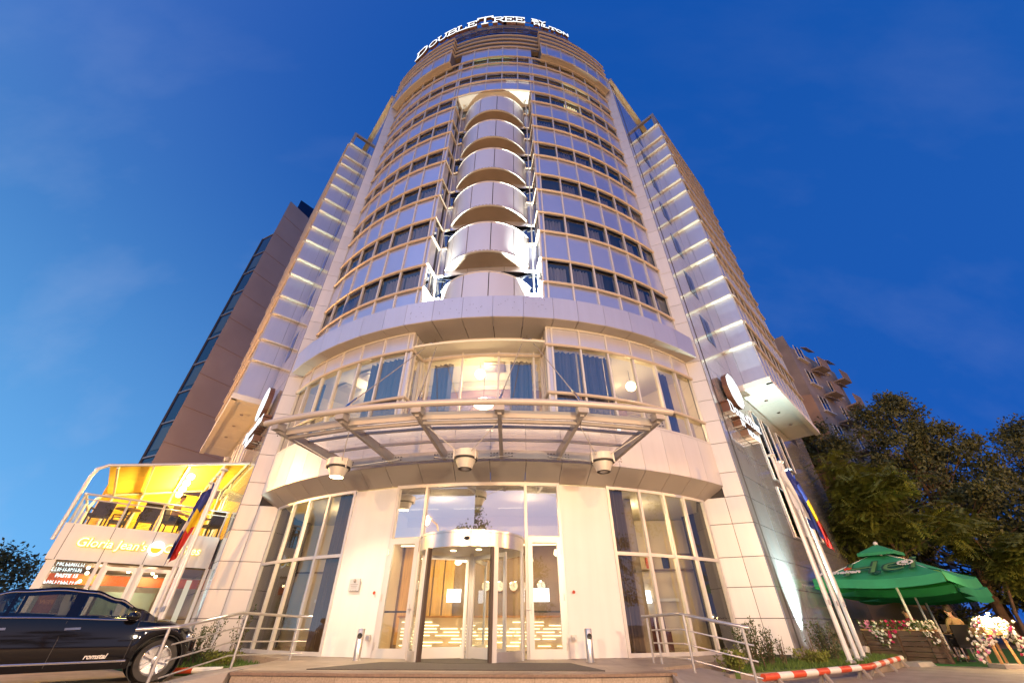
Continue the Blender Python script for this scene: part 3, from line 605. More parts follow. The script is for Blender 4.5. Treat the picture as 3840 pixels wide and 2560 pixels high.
    for i, (z0, z1) in enumerate(zip(zs[:-1], zs[1:])):
        if i % 2 == 0:
            ss = MB()
            for k in range(9):
                a = W0 + .05 + (W1 - W0 - .05) * k / 9; b = W0 + .05 + (W1 - W0 - .05) * (k + 1) / 9
                q = [wp(a + .01, N1, 0), wp(b - .01, N1, 0), wp(b - .01, N1 - .05, 0), wp(a + .01, N1 - .05, 0)]
                ss.hexa([p + Vector((0, 0, z0)) for p in q], [p + Vector((0, 0, z1)) for p in q])
            hb(ss, 'wing_spandrel', 'spandrel', wing)
        else: hb(MB().quad(wp(W0 + .05, N1 - .03, z0), wp(W1, N1 - .03, z0), wp(W1, N1 - .03, z1), wp(W0 + .05, N1 - .03, z1)), 'wing_window', 'glass', wing)
    vb = MB()
    for k in range(10):
        a = W0 + .08 + (W1 - W0 - .1) * k / 9; vb.hexa([wp(a - .03, N1, 10.5), wp(a + .03, N1, 10.5), wp(a + .03, N1 + .05, 10.5), wp(a - .03, N1 + .05, 10.5)], [wp(a - .03, N1, 35), wp(a + .03, N1, 35), wp(a + .03, N1 + .05, 35), wp(a - .03, N1 + .05, 35)])
    hb(vb, 'wing_mullions', 'frame', wing)
    for z_ in zs[1:]:
        pth = [wp(W0 + .02, N1, 0)[:2], wp(W1, N1, 0)[:2], wp(W1, N0, 0)[:2]]
        if s < 0: pth = pth[::-1]
        hb(MB().sweep(pth, [(o * 1.3, z_ + q * 1.3) for o, q in RAILP]), 'cornice_rail', 'rail', wing, smooth=True)
    # open frame above the wing front
    tf = MB(); tf.bar(wp(W0 + .05, N1 - .12, 35), wp(W0 + .05, N1 - .12, 37.0), .22, .22, wp(1, 0, 0)); tf.bar(wp(W0 + .05, N1 - .01, 36.9), wp(W0 + .05, N0, 36.9), .22, .22)
    tf.bar(wp(W0 + .16, N1 - .12, 36.9), wp(W0 + 2.4, N1 - .12, 36.9), .22, .2)
    hb(tf, 'roof_frame', 'truss', wing)
# crown: outer volumes stepping forward, louvre rails, parapet
for s in (-1, 1):
    a, b = sorted((s * 15.1, s * 41.6)); ca = sorted(s * x for x in (15.1, 17.0, 21.9, 26.8, 31.7, 36.7, 41.6))
    hb(panels(MB(), 13.47, ca, 36.05, 37.9, 0.02), 'spandrel', 'spandrel'); hb(band(MB(), 12.6, 13.4, a, b, 36.03, 40.4), 'crown_wall', 'louvre')
    hb(band(MB(), 12.9, 13.42, a, b, 35.98, 36.03), 'crown_soffit', 'soffit')
    hb(MB().sweep(arcpath(13.42, a, b), [(0, 35.92), (.09, 35.92), (.09, 36.1), (0, 36.1)]), 'crown_edge', 'rail')
    i0, i1 = hp(13.02, s * 15.1, 0)[:2], None
    for z in (37.94, 38.75, 39.56, 40.37):
        arc = arcpath(13.49, a, b); arc = arc + [i0] if s < 0 else [i0] + arc
        hb(MB().sweep(arc, railp(z)), 'cornice_rail', 'rail', smooth=True)
    vbars(13.49, ca, 36.0, 37.95, .06)
for z in (37.94, 38.75, 39.56, 40.37): hb(MB().sweep(arcpath(13.02, -15.1, 15.1), railp(z)), 'cornice_rail', 'rail', smooth=True)
for i in range(14): hb(MB().sweep(arcpath(12.98, -15.1, 15.1), [(0, 38.05 + i * .165), (.03, 38.02 + i * .165), (.03, 38.06 + i * .165)]), 'louvre_slat', 'louvre')
hb(band(MB(), 12.6, 12.9, -15.2, 15.2, 37.9, 41.2), 'crown_wall', 'louvre')
hb(band(MB(), 12.3, 12.62, -41.6, 41.6, 40.4, 42.4), 'attic_wall', 'dglass')
hb(MB().sweep(arcpath(13.0, -41.6, 41.6), [(0, 42.35), (.06, 42.35), (.06, 42.5), (0, 42.5)]), 'parapet_rail', 'rail')
pb_ = MB(); panels(pb_, 12.95, arcl(-41.6, 41.6, 4.9), 41.55, 43.35, .02, .06); hb(pb_, 'parapet', mat('dark violet cladding', (0.16, 0.14, 0.20), 0.25, 0.6))
hb(MB().sweep(arcpath(12.64, 0.5, 9.5), [(0, 41.25), (.03, 41.25), (.03, 41.5), (0, 41.5)]), 'lit_strip', 'cove'); hb(MB().sweep(arcpath(12.64, -10.5, -1.5), [(0, 41.25), (.03, 41.25), (.03, 41.5), (0, 41.5)]), 'lit_strip', emis('dim strip', (1.0, .75, .55), .8))
top = [hp(12.5, a, 0)[:2] for a in arcl(-41.6, 41.6, 4)] + [tuple(rw(9, 12.5, 0, 1)[:2]), tuple(rw(9, 12.5, 0, -1)[:2])]
hb(MB().prism([tuple(p) for p in top], 36.9, 41.3), 'roof_block', 'conc')

# stroke letters with slab serifs for the roof and flank signs
GLY = {'D': [[(0, 0), (0, 1), (.5, 1), (.8, .8), (.85, .5), (.8, .2), (.5, 0), (0, 0)], [(-.18, 1), (0, 1)], [(-.18, 0), (0, 0)]],
 'O': [[(.45 + .45 * math.cos(t * math.pi / 7), .5 + .5 * math.sin(t * math.pi / 7)) for t in range(15)]],
 'U': [[(.05, 1), (.05, .35), (.2, .06), (.45, 0), (.7, .06), (.85, .35), (.85, 1)], [(-.12, 1), (.22, 1)], [(.68, 1), (1.0, 1)]],
 'B': [[(.05, 0), (.05, 1), (.55, 1), (.75, .85), (.72, .62), (.5, .53), (.05, .53)], [(.5, .53), (.78, .42), (.82, .16), (.6, 0), (.05, 0)], [(-.12, 1), (.05, 1)], [(-.12, 0), (.05, 0)]],
 'L': [[(.08, 1), (.08, 0), (.8, 0), (.8, .25)], [(-.1, 1), (.28, 1)], [(-.1, 0), (.1, 0)]],
 'E': [[(.78, .8), (.78, 1), (.08, 1), (.08, 0), (.8, 0), (.8, .22)], [(.08, .52), (.55, .52)], [(.55, .38), (.55, .66)], [(-.1, 1), (.1, 1)], [(-.1, 0), (.1, 0)]],
 'T': [[(-.05, .76), (-.05, 1), (.95, 1), (.95, .76)], [(.45, 1), (.45, 0)], [(.25, 0), (.65, 0)]],
 'R': [[(.08, 0), (.08, 1), (.6, 1), (.8, .84), (.76, .6), (.5, .5), (.08, .5)], [(.45, .5), (.85, 0), (1.0, 0)], [(-.1, 1), (.1, 1)], [(-.1, 0), (.28, 0)]],
 'Y': [[(0, 1), (.45, .5), (.9, 1)], [(.45, .5), (.45, 0)]], 'H': [[(.08, 0), (.08, 1)], [(.8, 0), (.8, 1)], [(.08, .5), (.8, .5)]], 'I': [[(.2, 0), (.2, 1)]],
 'N': [[(.08, 0), (.08, 1), (.82, 0), (.82, 1)]]}
ADV = {'I': .5, 'O': 1.1, 'T': 1.08, 'U': 1.15, 'D': 1.12, 'Y': 1.0}
def letters(word, x0, y0, sizes, mapf, depth, sw=.16):
    """list of (face mesh, side mesh) per letter; mapf maps sign-plane (x, y, out) to 3-D"""
    res = []; x = x0
    for ch_, sz in zip(word, sizes):
        f, sd = MB(), MB()
        for line in GLY[ch_]:
            for p, q in zip(line[:-1], line[1:]):
                a = Vector((x + p[0] * sz, y0 + p[1] * sz)); b = Vector((x + q[0] * sz, y0 + q[1] * sz)); d = (b - a)
                if d.length < 1e-6: continue
                d.normalize(); n = Vector((-d.y, d.x)) * sw * sz / 2; e = d * sw * sz * .35; a -= e; b += e
                c = [a + n, a - n, b - n, b + n]
                sd.hexa([mapf(k.x, k.y, 0) for k in c], [mapf(k.x, k.y, depth) for k in c])
                f.hexa([mapf(k.x, k.y, depth) for k in c], [mapf(k.x, k.y, depth + .015) for k in c])
        res.append((ch_, f, sd)); x += sz * ADV.get(ch_, 1.0)
    return res, x
def sign_word(root, word, x0, y0, sizes, mapf, depth, sw=.16):
    res, x = letters(word, x0, y0, sizes, mapf, depth, sw)
    for ch_, f, sd in res:
        o = sd.build('letter', M['redbr'], root, H); f.build('lit_face', M['signw'], o, H)
    return x
rs = thing('roof_sign', 'white lit capital letters curving along the rooftop parapet', 'sign', (0, -13.2, 41.6), 0, None, H)
RS = 13.32
SQ = .80; XL = RS * R(-32.8)
def rmap(x, y, o): return hp(RS + o, math.degrees((XL + (x - XL) * SQ) / RS), y)
big = [1.75 if c in (0, 6) else 1.2 for c in range(10)]
x = sign_word(rs, 'DOUBLETREE', XL, 41.95, [1.55] + [1.12] * 5 + [1.55] + [1.12] * 3, rmap, .22, .115)
def rm2(x, y, o): return hp(RS + o, math.degrees(x / RS), y)
sign_word(rs, 'BY', RS * R(13.0), 42.62, [.58, .58], rm2, .2, .17)
sign_word(rs, 'HILTON', RS * R(13.4), 41.9, [.55] * 6, rm2, .2, .17)
fr_ = MB()
for z in (42.05, 43.1): fr_.sweep(arcpath(13.2, -34, 28), [(0, z), (.05, z), (.05, z + .05), (0, z + .05)])
for a in arcl(-33, 27, 5): fr_.bar(hp(13.0, a, 42.1), hp(13.3, a, 42.1), .05, .05)
fr_.build('sign_rail', M['truss'], rs, H)
for s, wh in ((1, 'right'), (-1, 'left')):
    d0 = 0.32; zc = 9.5; ac = 1.75 if s > 0 else 1.55
    fs = thing('flank_sign', 'round white lit emblem over projecting letters on the %s flank of the hotel' % ('right-hand' if s > 0 else 'left-hand'), 'sign', rw(ac, 13.6, 7.3, s), 0, 'lit wall signs on both flanks', H)
    def mp_(x, y, o, s=s, ac=ac): return rw(ac + s * x, 13.6 + o, y, s)
    # emblem disc, scalloped side, pale tree mark
    n = 40; ring = [(0.82 * math.cos(2 * math.pi * i / n) * (1 + .02 * math.cos(10 * 2 * math.pi * i / n)), 0.82 * math.sin(2 * math.pi * i / n) * (1 + .02 * math.cos(10 * 2 * math.pi * i / n))) for i in range(n)]
    dsc = MB().hexa([mp_(x, zc + y, .1) for x, y in ring], [mp_(x, zc + y, d0) for x, y in ring]).build('emblem', M['redbr'], fs, H)
    MB().hexa([mp_(x * .98, zc + y * .98, d0) for x, y in ring], [mp_(x * .98, zc + y * .98, d0 + .02) for x, y in ring]).build('lit_face', M['signw'], dsc, H)
    tm = MB(); pale = emis('emblem mark %d' % s, (.75, .8, .9), 1.6)
    for x, y, r_ in ((-.2, .22, .2), (.2, .22, .2), (0, .42, .2), (0, .1, .22), (-.35, .02, .15), (.35, .02, .15)):
        k = [(x + r_ * math.cos(i * math.pi / 6), y + r_ * math.sin(i * math.pi / 6)) for i in range(12)]
        tm.hexa([mp_(a, zc + b, d0 + .021) for a, b in k], [mp_(a, zc + b, d0 + .03) for a, b in k])
    k = [(-.05, -.5), (.05, -.5), (.04, 0), (-.04, 0)]; tm.hexa([mp_(a, zc + b, d0 + .021) for a, b in k], [mp_(a, zc + b, d0 + .03) for a, b in k])
    tm.build('tree_mark', pale, dsc, H)
    x = sign_word(fs, 'DOUBLETREE', -1.6, 8.02, [.44] + [.31] * 5 + [.44] + [.31] * 3, mp_, d0, .12)
    sign_word(fs, 'BY', -.75, 7.66, [.24, .24], mp_, d0, .12); sign_word(fs, 'HILTON', -.2, 7.40, [.24] * 6, mp_, d0, .12)

# ------------------------------------------------------------------ lobby interior
lob = MB(); lob.prism([tuple(hp(12.3, a, 0)[:2]) for a in arcl(-38.4, 38.4, 4)] + [(9.0, -5.2), (-9.0, -5.2)], .22, PZ)
hb(lob, 'lobby_floor', 'tiles')
lc = MB(); lc.prism([tuple(hp(12.3, a, 0)[:2]) for a in arcl(-38.4, 38.4, 4)] + [(9.0, -5.2), (-9.0, -5.2)], 4.62, 4.7); hb(lc, 'lobby_ceiling', 'ceil')
hb(MB().box((0, -7.4, 2.4), (7.0, .12, 4.4)), 'lobby_wall', 'brownw')
hb(MB().box((0, -8.1, 3.75), (7.0, 1.3, .5)), 'lobby_bulkhead', 'cream')
for i in range(5): hb(MB().box((-3.2 + i * .42, -7.5, 2.0), (.36, .06, 3.2)), 'wood_panel', mat('honey wood panel', (.62, .38, .12), .35, 0, .2, 3, stretch=(6, 6, .5)))
hb(MB().box((-2.3, -8.1, 3.46), (2.2, .05, .04)), 'bulkhead_light', 'warms'); hb(MB().box((1.4, -8.1, 3.46), (3.6, .05, .04)), 'bulkhead_light', 'warms')
for i, (x_, z_) in enumerate(((-1.0, 2.75), (.3, 2.95), (1.6, 2.8), (2.6, 3.0))): hb(MB().lathe([(.02, .22), (.10, .2), (.13, .05), (.08, 0), (1e-5, -.03)], (x_, -8.7, z_), 14), 'crystal_pendant', 'warms'); hb(MB().bar((x_, -8.7, z_ + .2), (x_, -8.7, 3.5), .008, .008), 'pendant_cord', 'black')
for s in (-1, 1):
    hb(MB().box((s * 3.55, -8.6, 2.4), (.12, 2.4, 4.4)), 'lobby_wall', 'cream')
    hb(MB().box((s * 6.2, -6.2, 2.4), (5.6, .12, 4.4)), 'lobby_wall', 'cream')
    hb(MB().quad(rw(.6, 12.9, .3, s), rw(4.5, 12.9, .3, s), rw(4.5, 12.9, 4.6, s), rw(.6, 12.9, 4.6, s)), 'lobby_wall', 'white')  # white imitates the pale pier reflected in the end pane
    c = (s * 5.0, -9.7)
    hb(MB().box((c[0], c[1], 2.4), (.5, .5, 4.4)), 'column', mat('grey column', (0.30, 0.25, 0.20), 0.5))
    # string curtains beside the white panels
    hb(curtain(MB(), 12.05, *sorted((s * (20.1 if s > 0 else 19.0), s * 23.2)), PZ, 4.6, .07, .1), 'string_curtain', 'brownc')
    # framed shelf with small pictures high on the wall
    sh = MB().box((s * 6.2, -6.32, 3.3), (4.4, .16, .05)).box((s * 6.2, -6.32, 2.75), (4.4, .16, .05)); hb(sh, 'picture_shelf', 'brownw')
    for i in range(6): hb(MB().box((s * (4.4 + i * .65), -6.36, 3.0), (.28, .04, .38)), 'picture', ('redp', 'carpaint', 'cream')[i % 3])
    hb(MB().box((s * 6.4, -6.4, 1.75), (1.6, .06, .1)), 'wall_shelf', 'white')
hb(MB().box((5.9, -6.42, 1.85), (.55, .05, .4)), 'lobby_screen', 'screen'); hb(MB().box((-5.5, -6.42, 2.25), (1.2, .06, .35)), 'lit_picture', 'litw')
dk = thing('reception_desk', 'long pale desk with rows of lit slots behind the revolving door', 'desk', (0, -9.3, PZ), 0, None, H)
MB().box((.1, -9.3, .76), (5.4, .7, .84)).build('desk_body', M['cream'], dk, H); MB().box((.1, -9.32, 1.2), (5.5, .8, .05)).build('desk_top', M['woodl'], dk, H); MB().box((.1, -9.28, .34), (5.4, .62, .1)).build('desk_base', M['black'], dk, H)
rr = random.Random(3); st = MB()
for i in range(8):
    z = .46 + i * .085; xx = -2.5
    while xx < 2.55:
        l = rr.uniform(.25, .75)
        if rr.random() < .8: st.box((xx + l / 2, -9.66, z), (l, .02, .017))
        xx += l + rr.uniform(.05, .2)
st.build('lit_slots', M['warms'], dk, H)
for i in range(5):
    k = thing('wall_clock', 'round clock number %d from the left behind the reception desk' % (i + 1), 'clock', (-.1 + i * .52, -7.5, 2.15), 0, 'clocks behind the reception desk', H)
    k['label'] = ('leftmost', 'second', 'middle', 'fourth', 'rightmost')[i] + ' round clock in the row behind the reception desk'
    c = (-.1 + i * .52, -7.5, 2.15); m = Matrix.Rotation(R(90), 3, 'X')
    MB().lathe([(.17, 0), (.17, .03), (.15, .035)], c, 24, m).build('case', M['chrome'], k, H); MB().lathe([(.15, .036), (1e-5, .037)], c, 24, m).build('face', M['white'], k, H)
    MB().bar((c[0], -7.54, c[2]), (c[0] + .02, -7.54, c[2] + .1), .012, .01).bar((c[0], -7.54, c[2]), (c[0] + .07, -7.54, c[2] - .03), .012, .01).build('hands', M['black'], k, H)
for i, xx in enumerate((-2.2, -1.4, -.6, .2, 1.0, 1.8, 2.6)): hb(MB().box((xx, -8.76, 3.52), (.32, .03, .03)), 'bulkhead_light', 'warms')
for i in range(3): hb(MB().box((-2.4 + (i % 3) * 1.7, -9.0, 4.59), (1.1, .05, .03)), 'ceiling_strip', 'warms')
hb(MB().box((-1.25, -7.8, 1.85), (.5, .1, .4)), 'lobby_screen', 'screen'); hb(MB().box((1.95, -8.0, 1.85), (.6, .1, .4)), 'lobby_screen', 'screen')
def lamp_shade(x, y, z, w, h, label):
    t = thing('lobby_lamp', label, 'lamp', (x, y, z), 0, 'square shaded lobby lamps', H)
    MB().box((x, y, z + h / 2), (w, w, h)).build('lamp_shade', emis('shade ' + label, (1.0, .70, .22), 1.6), t, H); MB().bar((x, y, z - .5), (x, y, z), .04, .04).build('stem', M['steel'], t, H)
    return t
lamp_shade(4.55, -10.2, 1.45, .42, .5, 'lower square yellow lampshade in the right lobby window'); lamp_shade(4.35, -9.9, 2.35, .36, .42, 'upper square yellow lampshade in the right lobby window')
lamp_shade(-4.9, -9.9, 2.1, .5, .4, 'square yellow lampshade in the left lobby window')
for s in (-1, 1):
    t = thing('pendant_lamp', 'tiered glass pendant hanging inside the %s lobby window' % ('left' if s < 0 else 'right'), 'lamp', (s * 4.2, -10.0, 2.9), 0, 'pendants in the lobby', H)
    MB().lathe([(.02, .3), (.12, .28), (.12, .2), (.18, .2), (.18, .1), (.14, .06), (1e-5, .0)], (s * 4.2, -10.0, 2.95), 16).build('lamp_shade', emis('pendant %d' % s, (1.0, .78, .35), 3.0), t, H)
    MB().bar((s * 4.2, -10, 3.2), (s * 4.2, -10, 4.6), .012, .012).build('cord', M['black'], t, H)
    hb(MB().box((s * 5.6, -7.6, .55), (1.4, .8, .5)).box((s * 5.6, -7.25, .95), (1.4, .15, .6)), 'lobby_sofa', mat('maroon sofa', (.10, .03, .03), .7))
def lobby_light(x, y, z, p, col=(1, .74, .40), sz=.25): light('lobby_light', 'POINT', (x, y, z), p, col, hotel, size=sz, fr=H)
lobby_light(-1.4, -10.4, 4.1, 290); lobby_light(1.6, -10.4, 4.1, 290); lobby_light(0, -8.9, 3.0, 55)
lobby_light(-5.2, -9.0, 4.0, 110); lobby_light(5.2, -9.0, 4.0, 110)
# first floor lamps
def globe(psi, r, z, rad, label, p):
    c = hp(r, psi, z); t = thing('globe_lamp', label, 'lamp', c, 0, 'globe lamps on the first floor', H)
    MB().sphere(c, rad, 20).build('globe', M['warm'], t, H, smooth=True); MB().bar(c + Vector((0, 0, rad)), (c.x, c.y, 9.6), .015, .015).build('cord', M['black'], t, H)
    light('globe_light', 'POINT', c + Vector((0, 0, -rad - .15)), p, (1, .72, .38), t, size=.2, fr=H)
globe(-.5, 11.5, 9.05, .2, 'glowing globe hanging in the middle first-floor window', 80)
globe(29.6, 12.0, 8.85, .2, 'glowing globe hanging in the right first-floor window', 130)
globe(-16.4, 11.5, 8.2, .13, 'glowing bulb by the curtain of the left first-floor window', 26)
cb = thing('bowl_lamp', 'wide glowing bowl lamp under the violet wall arch', 'lamp', (-.1, -9.9, 8.0), 0, None, H)
MB().sphere((-.1, -10.3, 8.35), .42, 20, .45).build('bowl', M['warm'], cb, H, smooth=True); MB().bar((-.1, -10.3, 8.45), (-.1, -10.3, 9.6), .02, .02).build('cord', M['black'], cb, H)
light('bowl_light', 'POINT', (-.1, -10.4, 8.75), 45, (1, .72, .4), cb, size=.3, fr=H)
light('room_light', 'POINT', hp(11.0, -28, 9.0), 150, (1, .76, .42), hotel, size=.2, fr=H); light('room_light', 'POINT', hp(10.6, 32, 9.2), 22, (1, .72, .36), hotel, size=.2, fr=H)

# ------------------------------------------------------------------ revolving door
rv = thing('revolving_door', 'glass revolving door with a round pale metal drum and three leaves', 'door', (0.1, -12.4, PZ), 0, None, H)
DC = Vector((.1, -12.42, 0)); DRr = 1.46
def dp(a, r=DRr, z=0): return Vector((DC.x + r * math.sin(R(a)), DC.y - r * math.cos(R(a)), z))
def rbuild(mb, n, m, p=None, **k): return mb.build(n, m, p or rv, H, **k)
dmring = MB(); pth = [dp(a)[:2] for a in arcl(-115, 115, 5)]
rbuild(MB().sweep(pth, [(0, 2.62), (0, 2.98), (-.06, 2.98), (-.06, 2.62)]).sweep(pth, [(.02, 2.95), (.02, 3.0), (-.02, 3.0), (-.02, 2.95)]), 'drum_ring', 'steel', smooth=True)
rbuild(MB().prism([tuple(dp(a, 1.42)[:2]) for a in range(0, 360, 10)], 2.92, 2.98), 'drum_roof', 'steel')
rbuild(MB().prism([tuple(dp(a, 1.41)[:2]) for a in range(0, 360, 10)], 2.62, 2.66), 'drum_ceiling', 'white')
rbuild(MB().prism([tuple(dp(a, 1.40)[:2]) for a in range(0, 360, 10)], PZ + .004, PZ + .02), 'drum_floor', 'mat_')
OP0, OP1 = -39, 30
for a, b in ((-112, OP0), (OP1, 112)):
    pth = [dp(t)[:2] for t in arcl(a, b, 5)]
    rbuild(MB().sweep(pth, [(0, PZ), (0, PZ + .2), (-.05, PZ + .2), (-.05, PZ)]), 'drum_kick_plate', 'steel', smooth=True)
    w = MB()
    for p, q in zip(pth[:-1], pth[1:]): w.quad((p[0], p[1], PZ + .2), (q[0], q[1], PZ + .2), (q[0], q[1], 2.62), (p[0], p[1], 2.62))
    rbuild(w, 'drum_glass', 'cglass', smooth=True)
for a, w_ in ((OP0, -1), (OP1, 1)):
    p = dp(a); m = Matrix.Rotation(R(a), 3, 'Z')
    rbuild(MB().box(p + Vector((0, 0, (PZ + 2.62) / 2)) + m @ Vector((w_ * .08, 0, 0)), (.13, .07, 2.62 - PZ), m), 'drum_post', 'frame')
    rbuild(MB().box(p + Vector((0, 0, (PZ + 2.62) / 2)) + m @ Vector((w_ * -.02, -.02, 0)), (.07, .1, 2.62 - PZ), m), 'rubber_edge', mat('brown rubber', (.07, .045, .035), .5))
for a in (-105, 105, -75, 75):
    p = dp(a); rbuild(MB().box(p + Vector((0, 0, (PZ + 2.62) / 2)), (.07, .07, 2.62 - PZ), Matrix.Rotation(R(a), 3, 'Z')), 'drum_post', 'frame')
for a in (50, 170, -70):
    d = (dp(a, 1) - DC); d.z = 0; zz = Vector((0, 0, 1)); side = d.cross(zz); i, o = DC + d * .07, DC + d * 1.36
    lf = MB(); lf.bar(i + d * .04 + zz * PZ, i + d * .04 + zz * 2.55, .09, .05, side); lf.bar(o - d * .04 + zz * PZ, o - d * .04 + zz * 2.55, .09, .05, side)
    lf.bar(i + d * .08 + zz * (PZ + .14), o - d * .08 + zz * (PZ + .14), .05, .22); lf.bar(i + d * .08 + zz * 2.5, o - d * .08 + zz * 2.5, .05, .1)
    l = rbuild(lf, 'leaf_frame', 'frame'); rbuild(MB().quad(i + d * .08 + zz * (PZ + .25), o - d * .08 + zz * (PZ + .25), o - d * .08 + zz * 2.45, i + d * .08 + zz * 2.45), 'leaf_glass', 'cglass', l)
rbuild(MB().tube([DC + Vector((0, 0, PZ)), DC + Vector((0, 0, 2.62))], .05), 'centre_post', 'frame')
p = dp(3, 1.48, 2.8); rbuild(MB().sphere(p, .08, 12, .6), 'sensor', 'black')
for a, r_ in ((-30, .8), (20, .9), (150, .7)):
    p = dp(a, r_, 2.61); rbuild(MB().lathe([(.07, 0), (.07, .02), (1e-5, .02)], p, 14), 'downlight', 'warm'); light('drum_light', 'SPOT', p + Vector((0, 0, -.03)), 60, (1, .78, .45), rv, p + Vector((0, 0, -2)), .05, 130, .6, H)

# ------------------------------------------------------------------ steps, ramps, mat
st_ = MB(); fe = [(-5.2, 9.53), (-2.6, 9.27), (0, 9.15), (1.3, 9.15), (3.0, 9.4)]
def W2H(p): q = H.inverted() @ Vector((p[0], p[1], 0)); return q
plat = [Vector((x, y, 0)) for x, y in fe] + [Vector((3.05, 10.4, 0)), Vector((4.0, 11.2, 0)), Vector((7.6, 14.6, 0)), Vector((7.2, 15.6, 0)), Vector((-9.2, 16.6, 0)), Vector((-8.6, 15.2, 0)), Vector((-5.9, 12.9, 0)), Vector((-5.4, 10.6, 0))]
pl = MB().prism([(p.x, p.y) for p in plat], 0, .26)
steps = tag(pl.build('entrance_steps', M['granite']), 'broad beige stone platform with a dark nosing in front of the hotel doors', 'steps')
out = []
MB().sweep(fe, [(.05, .258), (.05, .3), (-.3, .3), (-.3, .258)]).build('nosing', mat('brown nosing', (.20, .13, .09), .5, 0, .2, 20), steps)
top_ = MB().prism([(p.x, p.y + (.28 if i < 5 else 0)) for i, p in enumerate(plat)], .26, .299)
top_.build('paving_slabs', brick(mat('platform paving', (.36, .29, .22), .55, 0, .18, 2.0, .1, 40), .9, .6, .6), steps)
MB().sweep([(x * 1.12, y - .42) for x, y in fe], [(0, 0), (0, .15), (-.44, .15), (-.44, 0)]).build('lower_step', M['granite'], steps)
dm = MB().add([(-4.0, 9.85, .304), (1.75, 9.62, .304), (1.3, 11.3, .304), (-3.0, 11.55, .304)], [(0, 1, 2, 3)])
for p, q in (((-1.0, 9.75), (-.95, 11.5)),): pass
tag(MB().hexa([(-4.0, 9.95, .3), (1.75, 9.62, .3), (1.3, 11.3, .3), (-3.0, 11.55, .3)], [(-4.0, 9.95, .315), (1.75, 9.62, .315), (1.3, 11.3, .315), (-3.0, 11.55, .315)]).build('door_mat', M['mat_']), 'wide dark ribbed mat lying in front of the revolving door', 'mat')
rp = MB()
rp.add([(-5.25, 9.3, 0), (-5.4, 12.6, 0), (-6.6, 8.2, 0), (-7.3, 11.9, 0), (-5.25, 9.5, .3), (-5.45, 12.7, .3), (-6.6, 8.2, .02), (-7.4, 12.3, .1)], [(4, 5, 7, 6), (0, 2, 6, 4), (1, 5, 7, 3), (2, 3, 7, 6), (0, 4, 5, 1)])
tag(rp.build('ramp', M['conc']), 'sloping concrete ramp left of the entrance platform', kind='structure')
rp = MB(); rp.add([(2.9, 9.3, .29), (2.9, 10.5, .295), (3.8, 11.4, .295), (5.6, 11.4, .0), (4.75, 9.1, .0), (3.3, 8.4, .01), (2.9, 9.3, 0), (2.9, 8.4, 0)], [(0, 5, 4, 3, 2, 1), (0, 5, 7, 6)])
tag(rp.build('ramp', M['conc']), 'sloping concrete ramp right of the entrance platform', kind='structure')
def handrail(label, top, posts):
    t = thing('handrail', label, 'railing', posts[0][0], 0, 'tube handrails beside the entrance')
    MB().tube(top, .03, 10).build('top_rail', M['steel'], t, smooth=True)
    for f in (.72, .47, .22): MB().tube([Vector(p) - Vector((0, 0, .95 * (1 - f))) for p in top[1 if len(top) > 3 else 0:]], .014, 8).build('lower_rail', M['steel'], t, smooth=True)
    for b, h in posts: MB().tube([b, (b[0], b[1], h)], .026, 10).build('post', M['steel'], t, smooth=True)
handrail('steel handrail with three thin rails on the left ramp beside the black car', [(-6.85, 8.9, .94), (-6.3, 9.2, .98), (-5.98, 10.6, 1.22), (-5.42, 12.3, 1.17), (-5.15, 12.4, 1.17)], [((-6.32, 9.0, .1), .97), ((-5.92, 10.74, .25), 1.18), ((-5.42, 12.32, .3), 1.16)])
handrail('steel handrail with three thin rails on the right ramp', [(3.1, 11.5, 1.16), (3.25, 11.35, 1.17), (3.5, 10.1, 1.2), (4.55, 9.35, .96)], [((3.21, 11.47, .3), 1.15), ((3.33, 11.25, .3), 1.16), ((3.55, 9.95, .25), 1.18), ((4.45, 9.42, .03), .98)])
def bin_(x, y, label):
    t = thing('ash_bin', label, 'bin', (x, y, PZ), 0, 'steel ash bins beside the doors'); c = (x, y, PZ)
    MB().lathe([(.10, 0), (.10, .02), (.085, .03), (.085, .62), (.078, .63), (.078, .6), (.05, .58), (1e-5, .58)], c, 24).build('body', M['steel'], t, smooth=True)
    m = Matrix.Rotation(R(90), 3, 'X'); MB().lathe([(.055, 0), (.06, .012), (.045, .012), (1e-5, .006)], (x + .01, y - .082, PZ + .48), 18, m).build('opening', M['black'], t)
bin_(-3.74, 12.15, 'polished steel ash bin standing left of the left glass door'); bin_(1.82, 11.72, 'polished steel ash bin standing right of the right glass door')
